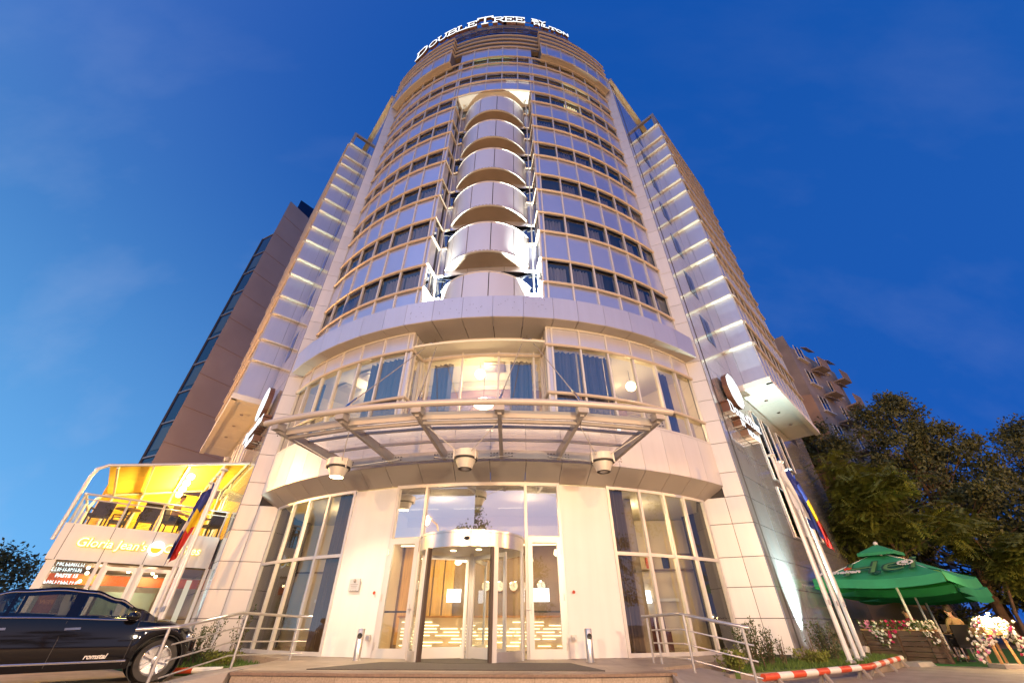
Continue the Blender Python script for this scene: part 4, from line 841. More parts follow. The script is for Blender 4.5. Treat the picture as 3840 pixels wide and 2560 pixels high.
# plaque, sockets, no-smoking stickers on the white panels
def onpanel(psi, z, r=12.46): return hp(r, psi, z)
pq = onpanel(-15.4, 1.92); mr = Matrix.Rotation(R(-15.4), 3, 'Z')
t = thing('wall_plaque', 'small engraved steel plaque on the white panel left of the door', 'plaque', pq, 0, None, H)
MB().box(pq, (.36, .02, .30), mr).build('plate', M['frame'], t, H)
mk = MB(); mk.sphere(pq + mr @ Vector((0, -.012, .1)), .045, 10, 1.0)
for i in range(3): mk.box(pq + mr @ Vector((0, -.012, .01 - i * .04)), (.26 - .04 * i, .006, .012), mr)
for i in range(4): mk.box(pq + mr @ Vector((-.09 + i * .06, -.012, -.13)), (.022, .006, .022), mr)
mk.build('engraving', M['truss'], t, H)
for psi, lb in ((-12.0, 'left'), (13.0, 'right')):
    p = onpanel(psi, .72); m = Matrix.Rotation(R(psi), 3, 'Z')
    t = thing('wall_socket', 'square outdoor socket low on the white panel %s of the doors' % lb, 'socket', p, 0, 'outdoor sockets', H)
    MB().box(p, (.13, .04, .13), m).build('housing', M['lampb'], t, H); MB().box(p + m @ Vector((0, -.025, 0)), (.08, .02, .08), m).build('cover', M['steel'], t, H)
    p = onpanel(psi + (.4 if psi > 0 else -.2), 1.72); t = thing('no_smoking_sticker', 'tiny round no-smoking sticker on the white panel %s of the doors' % lb, 'sticker', p, 0, 'no-smoking stickers', H)
    mm = m @ Matrix.Rotation(R(90), 3, 'X'); MB().lathe([(.04, 0), (.04, .006), (.032, .006), (.032, 0)], p, 18, mm).build('ring', M['redp'], t, H); MB().box(p + m @ Vector((0, -.008, 0)), (.07, .004, .012), m @ Matrix.Rotation(R(45), 3, 'Y')).build('bar', M['redp'], t, H)

# ------------------------------------------------------------------ entrance canopy
cn = thing('entrance_canopy', 'glass entrance canopy on grey steel ribs with a pale front tube', 'canopy', (0.1, -13.2, 5.1), 0, None, H)
RA = [.5 + 7.4 * (k - 2.5) for k in range(6)]
def cb_(mb, n, m, p=None, **k): return mb.build(n, m, p or cn, H, **k)
cb_(MB().tube([hp(16.12, a, 5.5) for a in arcl(RA[0] - 1.4, RA[-1] + 1.3, 2)], .088, 12), 'front_tube', 'tube', smooth=True)
for a in RA:
    m = Matrix.Rotation(R(a), 3, 'Z'); f, b = hp(16.0, a, 5.34), hp(13.25, a, 5.2)
    side = (b - f).normalized().cross(Vector((0, 0, 1))).normalized()
    rb_ = MB(); rb_.hexa([f - side * .05 + Vector((0, 0, -.12)), f + side * .05 + Vector((0, 0, -.12)), b + side * .05 + Vector((0, 0, -.17)), b - side * .05 + Vector((0, 0, -.17))], [f - side * .05 + Vector((0, 0, .07)), f + side * .05 + Vector((0, 0, .07)), b + side * .05 + Vector((0, 0, .1)), b - side * .05 + Vector((0, 0, .1))])
    r_ = cb_(rb_, 'rib', 'truss'); cb_(MB().box(f + Vector((0, 0, .04)), (.24, .26, .2), m), 'rib_end', 'truss', r_)
    bl = MB()
    for k in (-.34, -.24, -.14, .14, .24, .34):
        for z in (.03, -.06): bl.sphere(hp(15.72, a + k * 3.4, 5.35 + z), .018, 6); bl.sphere(hp(13.335, a + k * 4, 5.17 + z), .018, 6)
    cb_(bl, 'bolts', 'joint', r_)
for r_, z, w, h, n in ((15.75, 5.34, .05, .2, 'front_beam'), (15.62, 5.2, .08, .08, 'front_beam'), (13.3, 5.17, .06, .26, 'wall_beam'), (14.95, 5.34, .06, .07, 'purlin'), (14.15, 5.29, .06, .07, 'purlin')):
    for a, b in zip(RA[:-1], RA[1:]): cb_(MB().bar(hp(r_, a + .2, z), hp(r_, b - .2, z), w, h), n, 'truss' if n != 'front_beam' or w > .06 else 'tube')
gp = MB()
for a, b in zip(RA[:-1], RA[1:]): gp.quad(hp(16.0, a, 5.46), hp(16.0, b, 5.46), hp(13.15, b, 5.36), hp(13.15, a, 5.36))
cb_(gp, 'glass_roof', 'pglass')
for ap, ks in ((-8.7, (1, 2)), (8.4, (3, 4))):
    a0 = hp(12.35, ap, 10.1); an = MB().box(a0 + Vector((0, .06, .08)), (.05, .25, .25)); 
    for s_ in (-1, 1): an.sphere(a0 + Vector((s_ * .13, -.08, -.02)), .06, 10)
    an.bar(a0 + Vector((-.18, -.08, -.02)), a0 + Vector((.18, -.08, -.02)), .05, .05); cb_(an, 'cable_anchor', 'chrome')
    for k, s_ in zip(ks, (-1, 1)):
        e = hp(16.05, RA[k], 5.6); st0 = a0 + Vector((s_ * .13, -.08, -.02)); d = (e - st0).normalized()
        c_ = cb_(MB().tube([st0, e], .016, 6), 'cable', 'truss'); cb_(MB().tube([e - d * .75, e - d * .6, e - d * .25, e - d * .12], [.016, .035, .035, .018], 8), 'turnbuckle', 'chrome', c_)
        cb_(MB().bar(e - d * .14, e - Vector((0, 0, .08)), .06, .03), 'cable_shoe', 'chrome', c_)
LA = [(RA[0] + RA[1]) / 2, (RA[2] + RA[3]) / 2, (RA[4] + RA[5]) / 2]
for i, a in enumerate(LA):
    c = hp(14.5, a, 4.62); lbl = ('lit pale pot-shaped spotlight hanging under the left end of the canopy', 'unlit pale pot-shaped spotlight hanging under the middle of the canopy', 'unlit pale pot-shaped spotlight hanging under the right end of the canopy')[i]
    t = thing('canopy_spotlight', lbl, 'lamp', c + Vector((0, 0, -.3)), 0, 'pot-shaped spotlights under the canopy', H)
    MB().lathe([(.31, .0), (.335, .02), (.335, .20), (.30, .22), (1e-5, .24)], c, 32).build('collar', M['lampb'], t, H, smooth=True)
    MB().lathe([(.18, -.26), (.275, -.02), (.285, .02), (1e-5, .03)], c, 32).build('bowl', M['lampb'], t, H, smooth=True)
    MB().lathe([(.29, -.03), (.322, -.03), (.322, .01), (.29, .01)], c, 32).build('gasket', M['black'], t, H)
    MB().lathe([(.18, -.265), (.11, -.265), (.10, -.25), (.04, -.245), (1e-5, -.25)], c, 24).build('lens', M['warm'] if i == 0 else M['lampb'], t, H)
    for aa in (60, 180, 300):
        rv_ = MB(); p = c + Vector((.335 * math.sin(R(aa)), -.335 * math.cos(R(aa)), .05)); rv_.bar(p - Vector((0, 0, .1)), p + Vector((0, 0, .16)), .05, .03); rv_.build('bracket', M['lampb'], t, H)
    k0, k1 = (0, 1), (2, 3)
    kk = ((0, 1), (2, 3), (4, 5))[i]
    for e, aa in ((hp(15.6, RA[kk[0]], 5.25), -35), (hp(15.6, RA[kk[1]], 5.25), 35), (hp(13.4, a - 5, 5.1), 200), (hp(13.4, a + 5, 5.1), 160)):
        p = c + Vector((.33 * math.sin(R(aa)), -.33 * math.cos(R(aa)), .12)); MB().tube([p, e], .012, 6).build('rod', M['lampb'], t, H)
    if i == 0: light('spot_light', 'SPOT', c + Vector((0, 0, -.34)), 500, (1, .80, .50), t, c + Vector((.4, .2, -4)), .12, 120, .7, H)

# ------------------------------------------------------------------ floodlights
def flood(name_lab, base, aim, p, col, ang, r=.1, blend=.6, fr=H, vis='cool'):
    b, a = Vector(base), Vector(aim); d = (a - b).normalized()
    t = thing('floodlight', name_lab, 'floodlight', b, 0, 'floodlights washing the hotel', fr)
    q = d.to_track_quat('Z', 'Y').to_matrix()
    MB().lathe([(.02, -.14), (.10, -.12), (.13, .02), (.13, .04), (.115, .04), (.11, .0)], b, 18, q).build('housing', M['truss'], t, fr); MB().lathe([(.11, .01), (1e-5, .012)], b, 18, q).build('lens', M[vis], t, fr)
    MB().box(b + Vector((0, 0, -.16)), (.2, .05, .08)).build('bracket', M['truss'], t, fr)
    light('flood_beam', 'SPOT', b + d * .06, p, col, t, a, r, ang, blend, fr)
W_ = (.93, 1, .86)
flood('white floodlight at the right foot of the balcony recess', hp(12.62, 10.35, 11.5), hp(12.6, 10.5, 22), 26000, W_, 60)
flood('white floodlight at the left foot of the balcony recess', hp(12.62, -10.35, 11.5), hp(12.6, -10.4, 22), 8000, W_, 60)
flood('greenish floodlight in the lawn at the foot of the right flank', rw(.62, 13.95, .32, 1), rw(1.7, 13.72, 6, 1), 9000, (.76, 1, .88), 70, .05, 1.0)
flood('greenish floodlight in the bed at the foot of the left flank', rw(-.3, 13.92, .32, -1), rw(-.1, 13.72, 6, -1), 2600, (.76, 1, .9), 42, .05, 1.0)
flood('narrow floodlight in the lawn aimed at the fins of the right wing', rw(1.7, 14.4, .35, 1), rw(3.4, 14.4, 34, 1), 10000, (.80, 1, .78), 18, .08, .8)
flood('narrow floodlight on the cafe roof aimed at the fins of the left wing', rw(1.5, 14.4, 6.75, -1), rw(3.45, 14.35, 36, -1), 7500, (.80, 1, .78), 20, .08, .8)
flood('broad floodlight in the lawn aimed at the underside of the right wing', rw(3.2, 14.6, .35, 1), rw(6.3, 14.3, 10.3, 1), 1500, (.86, 1, .80), 44, .08, .9)

# ------------------------------------------------------------------ cafe with roof terrace on the left flank
def cq(n, t, z): return Vector((-S2 * n - S2 * t, -S2 * n + S2 * t, z))      # distance out from the hotel axis, depth behind the shopfront, height
cf = thing('cafe', 'two-storey pale cafe with lit yellow lettering and a yellow-roofed terrace on top', 'cafe', cq(15.7, 1, 0), 0, None, H)
def kb(mb, n, m, p=None, **k): return mb.build(n, m, p or cf, H, **k)
def cbox(n0, n1, t0, t1, z0, z1, mb=None): return (mb or MB()).hexa([cq(n0, t0, z0), cq(n1, t0, z0), cq(n1, t1, z0), cq(n0, t1, z0)], [cq(n0, t0, z1), cq(n1, t0, z1), cq(n1, t1, z1), cq(n0, t1, z1)])
T0 = .95
fa = MB(); NJ = [13.6, 14.35, 15.55, 16.7, 17.75, 17.97]
for a, b in zip(NJ[:-1], NJ[1:]): cbox(a + .008, b - .008, T0 - .05, T0, 2.66, 3.7, fa)
kb(fa, 'fascia', 'white'); kb(cbox(13.6, 17.95, T0, T0 + .3, 2.66, 3.68), 'fascia_core', 'joint'); kb(cbox(17.9, 17.97, T0, 8, 2.66, 3.7), 'side_fascia', 'white')
kb(cbox(13.5, 17.95, T0 + .25, 8, 3.55, 3.68), 'terrace_floor', 'conc'); kb(cbox(13.5, 17.9, T0 + .1, 8, 2.62, 2.7), 'ceiling', 'brownw'); kb(cbox(13.5, 17.9, T0 + .05, 8, .02, .1), 'floor', 'tiles')
kb(cbox(13.5, 17.9, 5.4, 5.5, .1, 2.65), 'back_wall', 'cream'); kb(cbox(17.78, 17.9, T0, 8, .1, 2.65), 'side_wall', 'white'); kb(cbox(13.5, 17.8, 2.6, 2.75, 2.1, 2.4), 'orange_band', 'orange')
kb(cbox(14.6, 16.3, 4.6, 4.7, .5, 2.0), 'menu_wall', 'mint'); kb(cbox(14.2, 15.8, 3.2, 3.8, .1, 1.15), 'counter', 'woodl')
fm = MB()
for n in (13.62, 14.42, 14.62, 15.55, 16.5, 16.66, 17.74): cbox(n - .05, n + .05, T0 - .02, T0 + .08, .1, 2.66, fm)
kb(fm, 'shop_frame', 'white')
for n0, n1 in ((14.67, 15.5), (15.6, 16.45)):
    d = MB()
    for a, b in ((n0, n0 + .09), (n1 - .09, n1)): cbox(a, b, T0 - .05, T0 + .0, .1, 2.55, d)
    cbox(n0 + .09, n1 - .09, T0 - .05, T0, .1, .24, d); cbox(n0 + .09, n1 - .09, T0 - .05, T0, 2.44, 2.55, d)
    dd = kb(d, 'door', 'frame'); kb(MB().quad(cq(n0 + .09, T0 - .03, .24), cq(n1 - .09, T0 - .03, .24), cq(n1 - .09, T0 - .03, 2.44), cq(n0 + .09, T0 - .03, 2.44)), 'door_glass', 'cglass', dd)
for n0, n1, m in ((16.72, 17.7, 'cglass'), (13.67, 14.38, 'lglass')): kb(MB().quad(cq(n0, T0 + .03, .1), cq(n1, T0 + .03, .1), cq(n1, T0 + .03, 2.6), cq(n0, T0 + .03, 2.6)), 'shop_window', m)
kb(cbox(13.9, 14.05, T0 + .35, T0 + .5, .1, 2.3), 'lit_column', emis('cream column glow', (1, .85, .6), .8))  # no lamp here: the column's lit look is its own emission
def ctext(s, n, z, size, m, name, p=None, depth=.03, bold=0.0, t=T0 - .08, shear=0.0, space=1.0):
    mb = textmb(s, size, depth, bold, shear, space); e0 = cq(n, t, z); ex = cq(0, 0, 0) - cq(1, 0, 0); mt = basis(e0, ex, (0, 0, 1)); mb.xf(mt); return kb(mb, name, m, p)
sgn = thing('shop_sign', 'glowing yellow cafe lettering with a round cup emblem on the pale fascia', 'sign', cq(15.8, T0 - .1, 3.1), 0, None, H)
for tx, n, w in (("Gloria Jean's", 16.55, 0), ("Coffees", 14.62, 0)):
    b = ctext(tx, n, 3.17, .36 if w == 0 else .3, 'signy', 'letters', sgn, .04, .022, T0 - .10, .12); ctext(tx, n, 3.17, .36, emis('letter core ' + tx, (1, .93, .5), 2.2), 'letter_cores', b, .02, .004, T0 - .13, .12)
cp = MB(); ex = Matrix.Rotation(0, 3, 'Z'); em = basis(cq(15.37, T0 - .12, 3.18), cq(0, 0, 0) - cq(1, 0, 0), (0, 0, 1))
def cdisc(r, x, y, z0, z1, a0=0, a1=360, mb=None):
    k = [(x + r * math.cos(R(a)), y + r * math.sin(R(a))) for a in range(a0, a1, 15)]; return (mb or MB()).hexa([em @ Vector((a, b, z0)) for a, b in k], [em @ Vector((a, b, z1)) for a, b in k])
o = kb(cdisc(.23, 0, -.02, 0, .03), 'emblem', 'signw', sgn); kb(cdisc(.16, 0, -.01, .031, .035, 180, 375), 'cup', 'signy', o)
rr2 = random.Random(5)
for zz_, n0_, n1_, hh_ in ((2.5, 16.95, 17.62, .10), (2.35, 16.98, 17.66, .11), (2.02, 16.9, 17.68, .09)):
    nn_ = n1_; gm = MB()
    while nn_ > n0_:
        w_ = rr2.uniform(.03, .055); cbox(nn_ - .014, nn_, T0 - .015, T0, zz_, zz_ + hh_, gm); cbox(nn_ - w_, nn_ - .014, T0 - .015, T0, zz_ + rr2.choice((0, hh_ * .45, hh_ * .82)), zz_ + hh_ * .18 + rr2.choice((0, .4)) * hh_, gm); nn_ -= w_ + .018
    kb(gm, 'window_lettering', 'signc', stuff=False)
for i, (tx, z, sz) in enumerate((("PASTE 15", 2.24, .13),)): ctext(tx, 17.25, z, sz, 'signc', 'window_lettering', None, .015, .006, T0 - .0)
kb(cbox(17.2, 17.6, T0 + .12, T0 + .14, .6, 1.85), 'poster', mat('tan poster', (.42, .2, .08), .7)); ctext('WiFi', 17.38, 1.55, .16, mat('poster print', (.9, .45, .1), .6), 'poster_lettering', None, .01, .005, T0 + .1)
for n, t, z in ((16.9, 2.3, 2.58), (16.85, 1.9, 2.4), (16.95, 2.6, 2.2), (15.1, 2.0, 2.5), (15.8, 1.8, 2.5), (14.9, 3.5, 2.5)):
    kb(MB().sphere(cq(n, t, z), .05, 10), 'lamp_bulb', 'warm')
for n, t in ((15.2, 2.2), (16.6, 2.2), (15.6, 4.0)): light('cafe_light', 'POINT', cq(n, t, 2.35), 32, (1, .8, .5), cf, size=.15, fr=H)
# terrace: railing, posts, sloping corrugated roof, furniture
TN = [17.9, 16.7, 15.68, 14.72, 13.66]
for n in TN: kb(MB().bar(cq(n, T0 + .05, 3.68), cq(n, T0 + .05, 4.6), .045, .045), 'rail_post', 'frame')
for a, b in zip(TN[:-1], TN[1:]): kb(MB().quad(cq(a - .03, T0 + .06, 3.74), cq(b + .03, T0 + .06, 3.74), cq(b + .03, T0 + .06, 4.45), cq(a - .03, T0 + .06, 4.45)), 'rail_glass', 'cglass')
kb(MB().tube([cq(17.95, T0 + .05, 4.62), cq(13.6, T0 + .05, 4.62)], .035, 8), 'top_rail', 'frame'); kb(MB().tube([cq(17.9, T0 + .05, 4.46), cq(13.6, T0 + .05, 4.46)], .02, 8), 'middle_rail', 'frame')
for t in (2.6, 4.4): kb(MB().bar(cq(17.9, t, 3.68), cq(17.9, t, 4.6), .045, .045), 'rail_post', 'frame')
kb(MB().tube([cq(17.9, T0, 4.62), cq(17.9, 6.4, 4.62)], .035, 8), 'top_rail', 'frame'); kb(MB().quad(cq(17.9, T0, 3.72), cq(17.9, 6.4, 3.72), cq(17.9, 6.4, 4.45), cq(17.9, T0, 4.45)), 'rail_glass', 'cglass')
def roofz(n): return 5.62 + (17.7 - n) * .235
pp = [cq(18.05, T0 + .02, 3.2), cq(18.05, T0 + .02, 5.15), cq(17.98, T0 + .02, 5.45), cq(17.75, T0 + .02, 5.62), cq(17.3, T0 + .02, roofz(17.3)), cq(13.58, T0 + .02, roofz(13.58))]
kb(MB().tube(pp, .055, 10), 'roof_pipe', 'frame', smooth=True); kb(MB().tube([p + (cq(0, 5.4, 0) - cq(0, 0, 0)) for p in pp], .055, 10), 'roof_pipe', 'frame', smooth=True)
cr = MB(); nn = 34
for i in range(nn):
    for j in range(2):
        t0, t1 = T0 + .1 + 5.4 * (i + j * .5) / nn, T0 + .1 + 5.4 * (i + .5 + j * .5) / nn; za, zb = (0, .05) if j == 0 else (.05, 0)
        cr.quad(cq(17.75, t0, 5.66 + za), cq(17.75, t1, 5.66 + zb), cq(13.58, t1, roofz(13.58) + .05 + zb), cq(13.58, t0, roofz(13.58) + .05 + za))
kb(cr, 'corrugated_roof', 'yellowr')
bw = MB()
for i in range(40):
    z = 3.7 + i * .06
    for j, (za, zb) in enumerate(((0, .05), (.05, 0))): bw.quad(cq(17.9, 6.4 + za, z + j * .03), cq(13.5, 6.4 + za, z + j * .03), cq(13.5, 6.4 + zb, z + .03 + j * .03), cq(17.9, 6.4 + zb, z + .03 + j * .03))
kb(bw, 'roller_shutter', 'yellowr')
for n in (17.5, 16.55, 15.5, 14.4, 13.65): kb(MB().bar(cq(n, T0 + .1, roofz(n) - .05), cq(n, 6.3, roofz(n) - .05), .06, .1), 'roof_beam', 'frame'); kb(MB().bar(cq(n, 6.32, 3.7), cq(n, 6.32, roofz(n)), .08, .06), 'roof_post', 'frame')
for i, t in enumerate((1.7, 2.9, 4.1, 5.3)):
    c = cq(15.3, t, 5.85); kb(MB().sphere(c, .13, 12), 'terrace_lamp', 'warm'); light('terrace_light', 'POINT', c + Vector((0, 0, -.22)), 290, (1, .76, .20), cf, size=.15, fr=H)
def chair(name, label, cat, group, o, rz, m='rattan', fr=H, legm='black'):
    t = thing(name, label, cat, o, rz, group, fr); L = WM[t.name]
    def b_(mb, n, mm): return mb.build(n, mm, t, L)
    b_(MB().box((0, 0, .43), (.5, .5, .08)), 'seat', m); b_(MB().box((0, .26, .72), (.52, .06, .52), Matrix.Rotation(R(-10), 3, 'X')), 'backrest', m)
    for x in (-.23, .23):
        for y in (-.22, .22): b_(MB().bar((x, y, 0), (x, y, .42), .04, .04), 'leg', legm)
        b_(MB().bar((x * 1.1, -.2, .64), (x * 1.1, .25, .66), .05, .04).bar((x * 1.1, -.2, .42), (x * 1.1, -.2, .65), .04, .04), 'armrest', m)
    return t
def table(label, o, fr=H, group='terrace tables', w=.75, m='woodl', name='table'):
    t = thing(name, label, 'table', o, 0, group, fr); L = WM[t.name]
    MB().lathe([(w / 2, 0), (w / 2, .03), (1e-5, .03)], (0, 0, .72), 24).build('tabletop', m, t, L); MB().tube([(0, 0, .02), (0, 0, .72)], .035).build('pedestal', 'black', t, L); MB().lathe([(.24, 0), (.22, .03), (1e-5, .03)], (0, 0, 0), 16).build('base', 'black', t, L); return t
A45 = R(-45)
chair('terrace_chair', 'dark wicker armchair at the outer left corner of the cafe terrace', 'chair', 'dark terrace chairs', cq(17.35, 1.75, 3.68), A45 + R(80))
chair('terrace_chair', 'dark wicker armchair behind the left terrace table, facing the street', 'chair', 'dark terrace chairs', cq(16.8, 2.75, 3.68), A45 + R(0))
chair('terrace_chair', 'dark wicker armchair tipped toward the left terrace table from its right', 'chair', 'dark terrace chairs', cq(16.0, 1.7, 3.68), A45 + R(-85))
chair('terrace_chair', 'dark wicker armchair with a person seated, in the middle of the cafe terrace', 'chair', 'dark terrace chairs', cq(15.25, 1.65, 3.68), A45 + R(160))
chair('terrace_chair', 'dark wicker chair nearest the hotel wall on the cafe terrace', 'chair', 'dark terrace chairs', cq(14.0, 1.5, 3.68), A45 + R(-60))
table('round table with dark legs at the left of the cafe terrace', cq(16.65, 1.75, 3.68)); table('round table with dark legs at the right of the cafe terrace', cq(14.55, 1.7, 3.68))

# ------------------------------------------------------------------ people
def person(label, base, rz, shirt='shirt', hairm='hair', fr=I4, k_=1.0):
    t = thing('person', label, 'person', base, rz, None, fr); L = WM[t.name] @ Matrix.Scale(k_, 4)
    # seated skeleton, facing -y, seat at z = 0.45
    J = [((0, 0, .55), .15), ((0, .02, .78), .135), ((0, .03, .98), .145), ((0, .02, 1.12), .085), ((0, -.01, 1.2), .055), ((0, -.03, 1.30), .085), ((0, -.03, 1.40), .075)]; E_ = [(i, i + 1) for i in range(6)]
    def limb(at, pts):
        p = at
        for co, r in pts: J.append((co, r)); E_.append((p, len(J) - 1)); p = len(J) - 1
        return p
    for s in (-1, 1):
        h = limb(3, [((s * .17, .03, 1.08), .065), ((s * .23, -.02, .82), .05), ((s * .17, -.26, .76), .036), ((s * .14, -.33, .765), .03)])
        for k in range(4): limb(h, [((s * (.17 - .022 * k), -.37 - .008 * (k in (1, 2)), .76), .010), ((s * (.17 - .022 * k), -.42 - .01 * (k in (1, 2)), .74), .009), ((s * (.168 - .02 * k), -.435, .715), .008)])
        limb(h, [((s * .115, -.35, .775), .011), ((s * .095, -.38, .765), .009)])
        limb(0, [((s * .11, -.06, .53), .10), ((s * .13, -.42, .52), .07), ((s * .13, -.40, .10), .045), ((s * .13, -.52, .05), .038)])
    try:
        bod = skin_obj(t, L, 'body', J, E_, 'skin', 0.0)
    except Exception as ex: print('skin failed', ex); return t
    K = J[:4]; KE = [(0, 1), (1, 2), (2, 3)]
    for s in (-1, 1):
        K += [((s * .17, .03, 1.08), .065), ((s * .23, -.02, .82), .05), ((s * .215, -.1, .80), .048)]; n = len(K); KE += [(3, n - 3), (n - 3, n - 2), (n - 2, n - 1)]
    skin_obj(t, L, 'shirt', K, KE, shirt, .014)
    K = [((0, 0, .55), .15)]; KE = []
    for s in (-1, 1): K += [((s * .11, -.06, .53), .10), ((s * .13, -.42, .52), .07), ((s * .13, -.40, .14), .048)]; n = len(K); KE += [(0, n - 3), (n - 3, n - 2), (n - 2, n - 1)]
    skin_obj(t, L, 'trousers', K, KE, 'trousers', .012)
    hm = MB().sphere((0, -.01, 1.385), .098, 14, 1.0); hm.v = [p if p.z > 1.36 or p.y > 0.0 else Vector((p.x, p.y + .05, p.z + .03)) for p in hm.v]; hm.build('hair', hairm, t, L, smooth=True)
    fc = MB()
    for s in (-1, 1): fc.sphere((s * .034, -.106, 1.345), .012, 8)
    fc.build('eyes', 'black', t, L); MB().sphere((0, -.118, 1.315), .017, 8, 1.4).build('nose', 'skin', t, L, smooth=True); MB().box((0, -.106, 1.275), (.045, .012, .01)).build('mouth', 'maroon', t, L)
    for s in (-1, 1): MB().sphere((s * .085, -.02, 1.33), .022, 8, 1.4).build('ear', 'skin', t, L, smooth=True)
    return t
def skin_obj(t, L, name, js, es, mt, grow):
    me = bpy.data.meshes.new(name); k_ = L.to_scale()[0]; js = [(Vector(c) * k_, r * k_) for c, r in js]; me.from_pydata([c for c, r in js], es, [])
    ob = bpy.data.objects.new(name, me); COL.objects.link(ob); ob.parent = t; WM[ob.name] = L
    ob.modifiers.new('Skin', 'SKIN').use_smooth_shade = True
    if len(me.skin_vertices) == 0:
        with bpy.context.temp_override(object=ob, active_object=ob, selected_objects=[ob]):
            bpy.ops.mesh.customdata_skin_add()
    for i, (c, r) in enumerate(js): me.skin_vertices[0].data[i].radius = (r + grow, r * .88 + grow)
    me.skin_vertices[0].data[0].use_root = True
    sd = ob.modifiers.new('Sub', 'SUBSURF'); sd.levels = 2; sd.render_levels = 2; me.materials.append(M[mt]); return ob

# ------------------------------------------------------------------ black car
def car():
    t = thing('car', 'black saloon car with silver alloy wheels parked left of the entrance', 'car', (-9.70, 10.62, 0), R(41)); L = WM[t.name] @ Matrix.Scale(1.09, 4)
    def b_(mb, n, m, p=None, **k): return mb.build(n, m, p or t, L, **k)
    WB, WR, SC = 1.58, .345, 1.06       # half wheelbase, wheel radius
    def lerp(tb, x):
        for (a, u), (b, v) in zip(tb[:-1], tb[1:]):
            if x <= b: k = (x - a) / (b - a); k = k * k * (3 - 2 * k); return u + (v - u) * k
        return tb[-1][1]
    belt = [(-2.6, .93), (-1.8, 1.02), (-.5, 1.02), (.9, .99), (1.55, .95), (1.98, .82), (2.2, .66)]
    deck = [(-2.6, .98), (-2.3, 1.07), (-1.65, 1.12), (.95, 1.06), (1.45, 1.01), (1.98, .88), (2.2, .68)]
    roof = [(-1.95, 1.10), (-1.5, 1.27), (-.9, 1.47), (-.3, 1.52), (.15, 1.49), (.6, 1.36), (1.0, 1.19), (1.35, 1.05)]
    wid = [(-2.6, .72), (-2.3, .88), (-1.2, .94), (1.0, .94), (1.8, .90), (2.06, .76), (2.2, .56)]
    xs = sorted(set([-2.6 + 4.8 * i / 110 for i in range(111)]))
    def zlow(x):
        z = .24 if -2.2 < x < 2.1 else .30
        for c in (-WB, WB):
            d = abs(x - c); rr_ = WR + .075
            if d < rr_: z = max(z, WR + math.sqrt(rr_ * rr_ - d * d))
        return z
    bm = MB(); rows = []
    for x in xs:
        w = lerp(wid, x); zl, zb, zd = zlow(x), lerp(belt, x), lerp(deck, x); zl = min(zl, zb - .08); mid = zl + (zb - zl) * .5
        sec = [(w * .97, zl), (w, zl + (zb - zl) * .22), (w * 1.005, mid), (w * .985, zl + (zb - zl) * .8), (w * .95, zb), (w * .80, zd - .012), (w * .4, zd + .015), (0, zd + .02)]
        rows.append([Vector((x, -y, z)) for y, z in sec] + [Vector((x, y, z)) for y, z in sec[::-1][1:]])
    n = len(rows[0]); fs = []
    for r_ in rows: bm.v += r_
    for i in range(len(rows) - 1):
        for k in range(n - 1): bm.f.append((i * n + k, (i + 1) * n + k, (i + 1) * n + k + 1, i * n + k + 1))
    bm.f.append(tuple(range(n))); bm.f.append(tuple((len(rows) - 1) * n + k for k in range(n))[::-1])
    body = b_(bm, 'body', 'carpaint', smooth=True)
    # greenhouse frame and glass
    gx = [-1.95 + 3.3 * i / 60 for i in range(61)]; fr_, gl = MB(), {}
    def side(x, f): zb, zr = lerp(belt, x) , lerp(roof, x); y0, y1 = lerp(wid, x) * .94, lerp(wid, x) * .70; return y0 + (y1 - y0) * f, zb + (zr - zb) * f
    def win(x): return 'f' if .06 < x < 1.02 else 'r' if -.86 < x < -.08 else 'q' if -1.42 < x < -.93 else None
    for i in range(60):
        a, b = gx[i], gx[i + 1]
        for s in (-1, 1):
            for f0, f1 in ((0, .08), (.08, .86), (.86, 1)):
                q = [Vector((x, s * side(x, f)[0], side(x, f)[1])) for x, f in ((a, f0), (b, f0), (b, f1), (a, f1))]
                k = win((a + b) / 2)
                if k and f0 == .08: gl.setdefault((k, s), MB()).quad(*q)
                else: fr_.quad(*q)
        za, zb2 = lerp(roof, a), lerp(roof, b); ya, yb = side(a, 1)[0], side(b, 1)[0]; 
        mid = (a + b) / 2; tgt = fr_ if -1.0 < mid < .42 else gl.setdefault(('ws' if mid > 0 else 'rw', 0), MB())
        tgt.quad((a, -ya, za), (b, -yb, zb2), (b, 0, zb2 + .03), (a, 0, za + .03)); tgt.quad((a, 0, za + .03), (b, 0, zb2 + .03), (b, yb, zb2), (a, ya, za))
    b_(fr_, 'cabin_frame', 'carpaint', smooth=True)
    for (k, s), mb in gl.items(): b_(mb, {'ws': 'windscreen', 'rw': 'rear_window'}.get(k, 'side_window'), 'carglass', smooth=True)
    tr = MB()
    for s in (-1,):
        tr.tube([(x, s * (lerp(wid, x) * .945 + .004), lerp(belt, x) + .012) for x in gx[8:55]], .014, 6); tr.tube([(x, s * (side(x, .9)[0] + .008), side(x, .9)[1]) for x in gx[8:52]], .012, 6)
    b_(tr, 'window_trim', 'chrome'); b_(MB().tube([(x, -lerp(wid, x) * 1.0 - .008, .36) for x in [-1.1 + 2.2 * i / 12 for i in range(13)]], .018, 6), 'sill_trim', 'silver')
    # interior
    for x in (.15, -.85):
        for y in (-.38, .38): s_ = b_(MB().box((x, y, .75), (.5, .5, .16)).box((x - .28, y, 1.02), (.14, .48, .55), Matrix.Rotation(R(-12), 3, 'Y')).box((x - .36, y, 1.33), (.1, .24, .16)), 'car_seat', mat('pale leather', (.42, .40, .36), .5))
    b_(MB().box((.95, 0, .92), (.35, 1.5, .2)), 'dashboard', 'black'); b_(MB().box((-.2, 0, .3), (3.0, 1.5, .06)), 'floor_pan', 'black')
